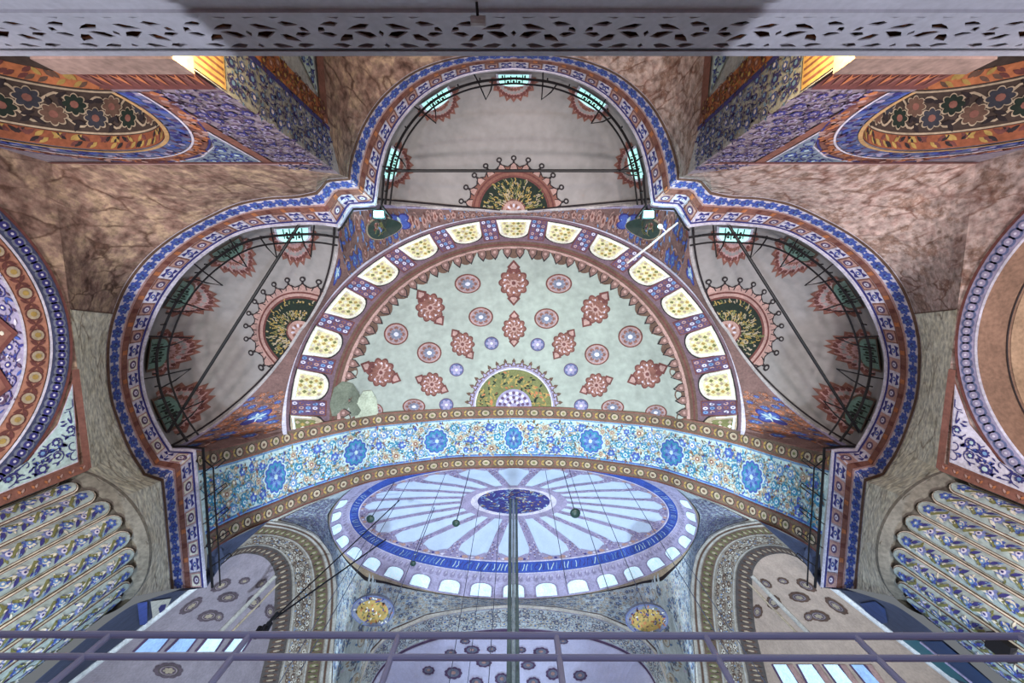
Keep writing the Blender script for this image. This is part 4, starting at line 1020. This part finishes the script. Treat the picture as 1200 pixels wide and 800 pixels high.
    for i in range(5): g.grid([[rw(-4.3-i*.13, 6.2, .05), rw(-4.35-i*.13, 6.2, .05)], [rw(-4.3-i*.13, 8.3, .05), rw(-4.35-i*.13, 8.3, .05)]], RUST)
    g.build('orange_frame', root)
    # ---- side wall with a large arch
    YA, HB, RB = 1.0, 7.05, 5.3
    sw = lambda a, h, off=0.0: np.array([sd*(XL-off), a, h+HC])
    Rin = 4.2 if sd < 0 else 4.8
    g = G(); T = np.linspace(0, 180, 61)
    ed = [sw(YA-Rin*cos(radians(t)), HB+Rin*sin(radians(t))) for t in T]; tp = [sw(min(max(YA-Rin*1.3*cos(radians(t)), YB), 5.75), H_S) for t in T]
    g.grid([ed, tp], stn); g.grid([[sw(YB, 3), sw(YA-Rin, 3)], [sw(YB, HB), sw(YA-Rin, HB)], [sw(YB, H_S), sw(YB+.01, H_S)]], stn); g.grid([[sw(YA+Rin, 3), sw(5.75, 3)], [sw(YA+Rin, HB), sw(5.75, HB)], [sw(5.74, 12.4), sw(5.75, 12.4)]], stn)
    root = g.build('wall_'+SIDE[sd]); tag(root, 'side wall with great arch ringed in %s, next to the fluted pier' % ('navy and orange bands' if sd < 0 else 'a pale blue band over plain brown soffit'), 'wall', kind='structure')
    q = lambda t, r, o: sw(YA-r*cos(radians(t)), HB+r*sin(radians(t)), o); T = np.linspace(0, 180, 91)
    g = G(); g.grid([[q(t, RB, .04) for t in T], [q(t, RB-.45, .04) for t in T]], P('ink_blue_paint', (64, 70, 110)) if sd < 0 else LAV)
    for i in range(62):
        z = lambda x, y, o: q(1.5+i*2.86+x*57/5.1, RB-.225+y, o); draw(g, z, circ(.17, 12), P('slate_paint', (110, 116, 140)) if sd < 0 else P('dusk_blue_paint', (88, 100, 150)), .05); draw(g, z, circ(.11, 10), NAVY if sd < 0 else LAV, .06); draw(g, z, circ(.04, 6), LILAC, .07)
    g.build('ring_band', root)
    g = G(); g.grid([[q(t, RB-.46, .05) for t in T], [q(t, RB-.53, .05) for t in T]], LILAC); g.grid([[q(t, RB+.08, .05) for t in T], [q(t, RB, .05) for t in T]], BRICK); g.build('white_line', root)
    if sd < 0:
        g = G(); g.grid([[q(t, RB-.54, .03) for t in T], [q(t, RB-1.1, .03) for t in T]], P('terracotta_paint', (182, 116, 92)))
        for i in range(44):
            z = lambda x, y, o: q(2+i*4.05+x*57/4.5, RB-.82+y, o)
            if i % 2 == 0: draw(g, z, circ(.2, 14), BRICK, .045); draw(g, z, circ(.16, 12), TAN, .052); draw(g, z, circ(.08, 8), GOLD, .06)
            else:
                for a in (.8, -.8, 2.3, -2.3): draw(g, z, xf(LEAF, 0, 0, a, .26), BRICK, .045)
        g.build('circle_band', root)
        g = G(); g.grid([[q(t, RB-1.1, .05) for t in T], [q(t, RB-1.17, .05) for t in T]], LILAC); g.build('white_line', root)
    # soffit of the side arch
    sq = lambda t, d, o=0: np.array([sd*(XL+d), YA-(Rin-o)*cos(radians(t)), HB+(Rin-o)*sin(radians(t))+HC])
    g = G(); g.grid([[sq(t, d) for t in T] for d in (0, 2, 4, 6)], LAV if sd < 0 else P('plain_brown_plaster', (126, 92, 74)))
    sf = g.build('arch_soffit', root); g = G()
    if sd < 0:
        floral(g, lambda a, b, o: sq(a*57/4.2, b, o), 1.5, 11.7, .1, 3.2, .55, [(LAV, NAVY, CREAM), (PURP, LILAC, NAVY), (NAVY, SKYB)], [NAVY, LILAC, PURP, BLUE], NAVY, 91, None, .03, nleaf=6)
        for t in (68, 90, 112):
            z = lambda x, y, o: sq(t+x*57/4.2, .95+y, o); draw(g, z, [(-1.0, 0), (0, .85), (1.0, 0), (0, -.85)], BRICK, .06); draw(g, z, [(-.8, 0), (0, .68), (.8, 0), (0, -.68)], RUST, .07)
            for a in range(-2, 3):
                for b in range(-2, 3):
                    if abs(a)+abs(b) < 3: draw(g, z, xf(circ(.07, 6), a*.22, b*.2), BRICK if (a+b) % 2 else CREAM, .08)
        g.build('lilac_flower_field', sf, kind='stuff')
    else:
        g.grid([[sq(t, .85, .03) for t in T], [sq(t, .9, .03) for t in T]], DARK); g.grid([[sq(t, 1.0, .02) for t in T], [sq(t, 2.2, .02) for t in T]], P('mottled_tan_plaster', (160, 126, 98))); g.build('dark_line', sf)
    # spandrel beside the pier
    g = G(); zz = lambda a, b, o=0: sw(a, b, o)
    tr = [(4.0, 12.0), (5.35, 12.0), (5.4, 9.2), (5.15, 9.4), (4.85, 10.9)] if sd < 0 else [(3.4, 11.95), (3.9, 12.05), (4.6, 12.0), (5.35, 12.0), (5.4, 9.2), (5.1, 9.9), (4.7, 11.0)]
    tr = [(2.9, 12.22), (5.3, 12.1), (5.4, 9.3), (5.25, 9.7), (4.75, 10.9), (4.0, 11.7)]
    draw(g, zz, [(a+(a-4.7)*.22+.05, b+(b-11.4)*.10) for a, b in tr], RUST, .04, (4.9, 11.3)); draw(g, zz, [(a+(a-4.8)*.08, b+(b-11.4)*.05) for a, b in tr], LILAC, .05, (4.9, 11.3)); draw(g, zz, tr, AQUA if sd < 0 else LILAC, .06, (4.9, 11.4))
    def intr(x, y):
        ins = False
        for i in range(len(tr)):
            (x1, y1), (x2, y2) = tr[i], tr[(i+1) % len(tr)]
            if (y1 > y) != (y2 > y) and x < (x2-x1)*(y-y1)/(y2-y1)+x1: ins = not ins
        return ins
    floral(g, zz, 2.8, 5.45, 9.3, 12.25, .45, [(NAVY, AQUA), (NAVY, SKYB)], [NAVY, BLUE, NAVY], NAVY, 95, intr, .07, nleaf=6)
    g.grid([[zz(5.45, 3, .06), zz(5.45, 12.4, .06)], [zz(5.75, 3, .06), zz(5.75, 12.4, .06)]], RUST); g.grid([[zz(2.3, 12.28, .05), zz(5.7, 12.28, .05)], [zz(2.3, 12.5, .05), zz(5.7, 12.5, .05)]], RUST)
    for i in range(40): draw(g, lambda x, y, o: zz(5.6+x, 12.3-i*.16+y, o), xf(LEAF, -.08, 0, .6 if i % 2 else -.6, .17), ORANGE if i % 2 else SALM, .075)
    g.build('blue_spandrel', root)

# ------------------------------------------------------------------ fluted piers
NF = 26; dphi = 2*pi/NF; HT = 12.0
def flute_mesh(seed):
    g = G(); R = random.Random(seed); bul = .12
    def fl(x, h, off=0.0):                          # x -1..1 across, h height
        a = x*dphi/2; r = PR+bul*(1-x*x)+off; return np.array([r*cos(a), r*sin(a), h+HC])
    xs = np.linspace(-1, 1, 7); hb = 3.0; hw = PR*dphi/2
    def prof(s, m, off):
        top = HT-hw*.2
        L = [];
        hs = [hb, 7, top-hw]
        rows = [[fl(x*s, h, off) for x in xs] for h in hs]
        for a in np.linspace(0.15, pi/2*.97, 5): rows.append([fl(x*s*cos(a), top-hw+hw*s*sin(a), off) for x in xs])
        g.grid(rows, m)
    prof(1.0, BROWN, 0.0); prof(.94, CREAM, .012); prof(.84, BRICK, .022); prof(.79, P('pale_sage_paint', (156, 174, 174)), .035)
    h = HT-.42; i = 0
    while h > 6.5:
        z = lambda x, y, o: fl(x/hw, h+y, o)
        flower(g, z, R.uniform(-.02, .02), 0, .125, ((BLUE, SKYB, CREAM), (P('periwinkle_paint', (110, 124, 190)), LILAC, NAVY))[i % 2], .05, 6, R.uniform(0, 2))
        for sgn in (-1, 1): draw(g, z, xf(LEAF, sgn*.02, -.14, -1.2+sgn*.5, .24), NAVY if sgn > 0 else CREAM, .052)
        stroke(g, z, [(-.12*(-1)**i, -.13), (-.02, -.26), (.06*(-1)**i, -.36), (.13*(-1)**i, -.44)], .075, OLIVE, .055)
        draw(g, z, xf(LEAF, -.1*(-1)**i, -.34, -2.0, .2), CREAM, .05); draw(g, z, xf(LEAF, .1*(-1)**i, -.2, -.9, .18), SKYB, .05)
        for _ in range(7): draw(g, z, xf(LEAF, R.uniform(-.13, .13), R.uniform(-.45, .05), R.uniform(0, 6.3), R.uniform(.1, .17)), R.choice((CREAM, SKYB, NAVY, OLIVE, LILAC)), .046)
        h -= .44; i += 1
    return g.mesh('flute', (0, 0, 0))
FM = [flute_mesh(1), flute_mesh(2)]
for sd in (-1, 1):
    c0 = np.array([PC[0]*-sd, PC[1], 0.0])
    root = empty('fluted_pier', c0); tag(root, 'giant round pier of painted convex flutes with blue flowers, %s' % ('beside the navy and orange arch' if sd < 0 else 'beside the plain brown arch'), 'pier', kind='structure')
    g = G(); n = 64
    g.grid([[(c0[0]+r*cos(2*pi*k/n), c0[1]+r*sin(2*pi*k/n), h) for k in range(n)] for h, r in ((0, PR), (HT+HC-.3, PR), (HT+HC, PR+.02), (HT+HC+.05, PR+.12), (HT+HC+.25, PR+.3), (HT+HC+.35, PR+.3))], P('grey_stone_capital', (98, 94, 86), var=.5), True)
    g.build('pier_core', root)
    for k in range(NF):
        a = 2*pi*k/NF
        o = bpy.data.objects.new('flute', FM[k % 2]); col.objects.link(o); o.parent = root; o.rotation_euler = (0, 0, a)

# ------------------------------------------------------------------ marble parapet of the gallery behind the camera
YP = -2.6
par = empty('marble_parapet', (0, YP, 3.0)); tag(par, 'white marble gallery parapet with pierced scrollwork panels', 'parapet')
def hole(pts): return pts
UNIT = 1.3
def leafh(x, y, a, L, wd): return xf([(0, 0), (.3, .55*wd), (.68, .34*wd), (1, .12*wd), (.65, -.28*wd), (.3, -.42*wd)], x, y, a, L)
HALF = [leafh(.05, .04, .1, .16, .42), leafh(.30, .05, -.05, .17, .4), leafh(.07, .16, .25, .26, .3), leafh(.36, .14, .1, .2, .36), leafh(.05, .33, -.35, .24, .42), leafh(.29, .30, .5, .2, .5),
        leafh(.44, .31, -.2, .18, .42), leafh(.12, .45, .15, .22, .36), leafh(.37, .47, -.15, .2, .4), leafh(.53, .20, .6, .1, .7)]
def pierced_mesh():
    cu = bpy.data.curves.new('pierced_panel', 'CURVE'); cu.dimensions = '2D'; cu.fill_mode = 'BOTH'; cu.extrude = .008; cu.bevel_depth = .002; cu.bevel_resolution = 0
    def spl(pts):
        s = cu.splines.new('POLY'); s.points.add(len(pts)-1); s.use_cyclic_u = True
        for p, q in zip(s.points, pts): p.co = (q[0], q[1], 0, 1)
    spl([(-UNIT/2, 0), (UNIT/2, 0), (UNIT/2, .56), (-UNIT/2, .56)])
    for h in HALF: spl(h); spl([(-a, b) for a, b in h])
    spl([(0, .24), (.03, .28), (0, .33), (-.03, .28)]); spl([(0, .43), (.035, .47), (0, .5), (-.035, .47)])
    o = bpy.data.objects.new('tmp_panel', cu); col.objects.link(o)
    me = bpy.data.meshes.new_from_object(o.evaluated_get(bpy.context.evaluated_depsgraph_get()))
    bpy.data.objects.remove(o); me.name = 'pierced_panel'; me.materials.clear(); me.materials.append(MARBLE); return me
PM = pierced_mesh()
for i in range(-6, 7):
    o = bpy.data.objects.new('pierced_panel', PM); col.objects.link(o); o.parent = par; o.rotation_euler = (pi/2, 0, 0)
    o.location = (i*UNIT, 0, 3.80+HC-3.0)
for nm, z0, z1, y0, y1 in (('top_rail', 4.345, 4.42, -.12, .02), ('rail_lip', 4.31, 4.345, -.08, .01), ('base_moulding', 3.75, 3.80, -.08, .05), ('base_slab', 3.62, 3.75, -.08, .02), ('platform_edge', 3.1, 3.62, -.5, .06)):
    g = G(); g.box((-8.6, YP+y0, z0+HC), (8.6, YP+y1, z1+HC), MARBLE); g.build(nm, par)
g = G(); g.box((-8.6, YP-.16, 3.6+HC), (8.6, YP-.11, 4.33+HC), stone('hole_shade_brown', [(34, 20, 14), (58, 32, 20), (110, 62, 30), (44, 26, 18)], (20, 12, 8), 1.2)); g.build('hole_shade_board', par)  # added dark board standing in for the shade behind the piercings
g = G(); g.box((-8.6, YP-1.4, 3.0+HC), (8.6, YP-.5, 3.2+HC), P('gallery_floor_stone', (120, 84, 60))); g.build('platform_slab', par)
for x in (-7.6, 7.6):
    g = G(); g.box((x-.35, YP-.9, 0), (x+.35, YP-.2, 3.1+HC), MARBLE); g.build('support_column', par)
# a small white security camera on the parapet
sc = empty('security_camera', W(560, 13, 3.71)); tag(sc, 'small white security camera fixed to the parapet base', 'camera'); b0 = wloc(sc)
g = G(); g.tube([b0+np.array([-.06, .08, 0]), b0+np.array([.07, .09, -.01])], .04, WHITE, 10); g.build('housing', sc)
g = G(); g.tube([b0+np.array([-.055, .08, 0]), b0+np.array([-.05, .08, 0])], .02, DARK, 10); g.build('lens', sc)
g = G(); g.tube([np.array([b0[0], YP+.068, b0[2]-.11]), b0+np.array([.0, .08, .0])], .012, DARK, 6); g.build('bracket', sc)

# ------------------------------------------------------------------ steel railing in front of the camera
rl = empty('steel_railing', (0, .958, 0)); tag(rl, 'blue grey steel railing with slim posts in front of the camera', 'railing')
for h, r in ((1.0, .0090), (.932, .0080), (.850, .0080), (.2, .0095)):
    g = G(); g.tube([(-2.3, .958, h+HC+.006), (0, .958, h+HC), (2.3, .958, h+HC-.004)], r, STEEL, 10); g.build('rail', rl)
for px in (-260, -65, 128.5, 292, 467, 652, 826, 1001, 1190, 1390):
    x = (px-602)/450*(.958*c_+1.0*s_); g = G(); g.tube([(x, .958, 0), (x, .958, 1.0+HC)], .0085, STEEL, 8)
    g.build('post', rl)

# ------------------------------------------------------------------ iron lamp rings in the exedrae, tie rods
RNG = {0: (.93, .895, .80), -1: (.905, .835, .70), 1: (.905, .835, .70)}
RL = {0: 'black iron lamp ring around the rim of the top exedra', -1: 'black iron lamp ring in the exedra by the damp patch', 1: 'black iron lamp ring in the exedra by the white lamp pole'}
for k, cn in CON.items():
    ra, rb, rt = RNG[k]; root = empty('lamp_ring', W(*cn.pix(.5, ra), 17.1)); tag(root, RL[k], 'lamp ring', 'iron lamp rings')
    pt = lambda u, r, h: W(*cn.pix(u, r), h)
    for r, rad in ((ra, .055), (rb, .04)):
        g = G(); g.tube([pt(u, r, 17.15) for u in np.linspace(.0, 1, 90)], rad, IRON, 6); g.build('rail', root)
    for i, u in enumerate(np.linspace(.08, .92, 8) if k else np.linspace(.1, .9, 6)):
        g = G(); g.tube([pt(u-.012, .985, 17.3), pt(u-.008, ra, 17.12), pt(u, rt, 17.0), pt(u+.02, rb-.03, 17.05), pt(u+.028, ra, 17.12)], .032, IRON, 5); g.build('bracket', root)
    for i in range(26 if k else 18):
        u = .03+.94*i/(25 if k else 17); g = G(); p = pt(u, ra, 17.1); g.tube([p, p-np.array([0, 0, .22])], .035, IRON, 5); g.build('lamp_socket', root)
    if k == 0: a, b = W(452, 200, 17.3), W(748, 200, 17.3)
    elif k < 0: a, b = W(350, 264, 17.3), W(197, 506, 17.3)
    else: a, b = W(2*AX-350, 264, 17.3), W(2*AX-197, 506, 17.3)
    g = G(); g.tube([a, b], .065, IRON, 8); o = g.build('tie_rod'); tag(o, 'black iron tie rod spanning the %s' % {0: 'top exedra', -1: 'exedra by the damp patch', 1: 'exedra by the white lamp pole'}[k], 'tie rod', 'iron tie rods')
for sd in (-1, 1):
    root = empty('wall_lamp_rail', W(mx(238, sd), 530, 17.1)); tag(root, 'black iron lamp rail with hooks along the arch foot, %s' % ('by the brown marble wall' if sd < 0 else 'by the rose marble wall'), 'lamp rail', 'lamp rails along the arch feet')
    w1 = lambda x, y, h=17.1: W(mx(x, sd), y, h)
    g = G(); g.tube([w1(*p) for p in ((203, 523), (217, 523), (238, 525), (240, 560), (244, 620), (249, 688))], .06, IRON, 6); g.build('rail', root)
    g = G(); g.tube([w1(*p) for p in ((236, 536), (250, 548), (252, 590), (256, 640), (258, 686))], .035, IRON, 6); g.build('rail', root)
    for y in (548, 578, 606, 634, 660):
        g = G(); x0 = np.interp(y, [525, 688], [239, 249]); g.tube([w1(x0-6, y+8, 17.2), w1(x0, y+4), w1(x0+22, y-12, 17.0), w1(x0+24, y-9, 17.0), w1(x0+12, y+1)], .026, IRON, 5); g.build('bracket', root)
    g = G(); g.tube([w1(441, 244), w1(414, 245), w1(401, 266), w1(396, 270)], .05, IRON, 6); g.build('corner_rail', root)
    g = G(); g.tube([w1(450, 205), w1(447, 240), w1(459, 256)], .05, IRON, 6); g.build('corner_rail', root)
    # small lit floodlight above the script roundel
    fl_ = empty('floodlight', w1(444, 251, 17.3)); tag(fl_, 'small teal white floodlight %s' % ('above the script roundel near the brown marble' if sd < 0 else 'above the script roundel beside the white lamp pole'), 'floodlight', 'floodlights above the script roundels'); b0 = wloc(fl_)
    g = G(); g.box(b0+np.array([-.3, -.2, 0]), b0+np.array([.3, .2, .22]), IRON); g.build('housing', fl_)
    g = G(); g.box(b0+np.array([-.22, -.14, -.03]), b0+np.array([.22, .14, 0]), LEDW); g.build('lens', fl_)
    g = G(); g.tube([b0+np.array([0, -.1, .1]), b0+np.array([sd*-.1, -.7, .3])], .05, IRON, 6); g.build('arm', fl_)
    lamp('floodlight_beam', 'POINT', tuple(b0+np.array([0, .3, -.35])), 120, (.45, .95, 1.0), .15)
# white lamp pole by the right exedra
lp = empty('lamp_pole', W(792, 262, 17.2)); tag(lp, 'thin white slanting lamp pole with a small bulb', 'pole')
g = G(); g.tube([W(794, 261, 17.4), W(760, 289, 16.6), W(735, 308, 16.2)], .045, WHITE, 6); g.build('pole', lp)
g = G(); g.tube([W(781, 272, 17.1), W(775, 266, 16.9)], .03, WHITE, 6); g.build('arm', lp)
g = G(); p = W(774, 265.5, 16.85); g.grid([[p+.11*np.array([sin(a)*cos(b), sin(a)*sin(b), cos(a)]) for b in np.linspace(0, 2*pi, 11)] for a in np.linspace(0.05, 3.09, 7)], WHITE); g.build('bulb', lp)

# ------------------------------------------------------------------ cables and hanging lamps under the main dome
ch = empty('chandelier_hanger', W(602, 590, 32.5)); tag(ch, 'thick twin chandelier hanger dropping from the main dome crown', 'hanger')
yb = W(602, 590, 32.8)[1]
for dx, r, m in ((-.30, .12, P('grey_green_steel', (96, 116, 118))), (-.02, .10, P('pale_steel', (150, 168, 180))), (.24, .10, P('grey_green_steel', (96, 116, 118)))):
    g = G(); g.tube([(dx, yb, 34.0), (dx*.72, yb, 12)], r, m, 8); g.build('cable', ch)
fx = empty('spotlight_cluster', W(308, 738, 20)); tag(fx, 'black spotlight cluster hung on two slanting black cables', 'spotlight')
b0 = wloc(fx)
for dx, dy in ((0, 0), (.25, -.2), (-.3, .1)):
    g = G(); p = b0+np.array([dx, dy, 0]); g.tube([p+np.array([0, 0, .25]), p+np.array([.05, .05, -.3])], .17, IRON, 10); g.build('lamp_head', fx)
g = G(); g.tube([b0, W(325, 718, 20)], .09, IRON, 6); g.build('stem', fx)
for a, r in (((468, 586, 31.6), .045), ((452, 632, 30.8), .06)):
    g = G(); g.tube([W(*a), W(318, 727, 20)], r, IRON, 6); g.build('slanting_cable', fx)
CG = P('cable_grey', (84, 92, 120))
for i, (x, y, h, hb_, bulb, lb) in enumerate([(549, 556, 31, 24.5, .26, 'dark hanging lamp on a cable left of the chandelier hanger'), (660, 552, 31, 25.2, .36, 'round green hanging lamp on a cable beside the chandelier hanger'), (460, 568, 31, 26.5, .3, 'dark hanging lamp over the cobalt ring'), (500, 618, 30, 26.2, .22, 'small dark hanging lamp over the dome windows')]):
    p = W(x, y, h); rt = empty('hanging_lamp', (p[0], p[1], hb_)); tag(rt, lb, 'lamp')
    g = G(); g.tube([(p[0], p[1], 34.2), (p[0], p[1], hb_+.3)], .035, CG, 5); g.build('cable', rt)
    g = G(); prof = [(0.02, .45), (.35, .3), (.8, .12), (1, -.2), (.85, -.5), (.4, -.75), (.03, -.85)]
    g.grid([[(p[0]+bulb*r*cos(a), p[1]+bulb*r*sin(a), hb_+bulb*z) for a in np.linspace(0, 2*pi, 15)] for r, z in prof], P('bottle_green_paint', (34, 62, 56), rough=.35)); g.build('lamp_body', rt)
for i, (x, y, h, h2) in enumerate([(478, 566, 31, 15), (520, 560, 31, 17), (640, 556, 31, 19), (668, 553, 31, 18), (690, 556, 31, 17), (735, 570, 31, 16), (560, 600, 31, 14), (585, 610, 31, 14), (560, 700, 28, 14), (425, 640, 29, 17), (800, 652, 29, 18)]):
    p = W(x, y, h); g = G(); g.tube([(p[0], p[1], 34.2), (p[0], p[1], h2)], .022, CG, 5)
    tag(g.build('suspension_cable'), 'thin grey suspension cable hanging from the main dome', 'cable', 'thin cables under the main dome')
# black loudspeaker by the right pier
sp = empty('loudspeaker', W(1182, 758, 9.0)); tag(sp, 'black loudspeaker mounted low on the fluted pier beside the plain brown arch', 'speaker'); b0 = wloc(sp)
g = G(); g.box(b0+np.array([-.3, -.22, -.25]), b0+np.array([.3, .22, .25]), IRON); g.build('cabinet', sp)
g = G(); g.tube([b0+np.array([-.1, 0, -.25]), b0+np.array([-.1, 0, -.28])], .15, P('speaker_cone_grey', (60, 62, 70)), 14); g.build('cone', sp)
g = G(); g.tube([b0+np.array([.25, .1, 0]), b0+np.array([.7, .35, .1])], .05, IRON, 6); g.build('bracket', sp)
# warm lamps at the foot of the pier return walls
for sd in (-1, 1):
    p = np.array([sd*(XE-.35), YB-.35, 6.9+HC]); rt = empty('wall_lamp', p); tag(rt, 'small amber wall lamp at the cornice by the %s marble wall' % ('brown' if sd < 0 else 'rose'), 'lamp', 'amber wall lamps')
    g = G(); g.grid([[p+.12*np.array([sin(a)*cos(b), sin(a)*sin(b), cos(a)]) for b in np.linspace(0, 2*pi, 11)] for a in np.linspace(.05, 3.09, 7)], AMBER); g.build('bulb', rt)
    g = G(); g.tube([p, p+np.array([sd*.3, 0, 0])], .03, IRON, 6); g.build('arm', rt)
    lamp('wall_lamp_glow', 'POINT', tuple(p+np.array([-sd*.35, .3, .1])), 420, (1, .72, .32), .12)
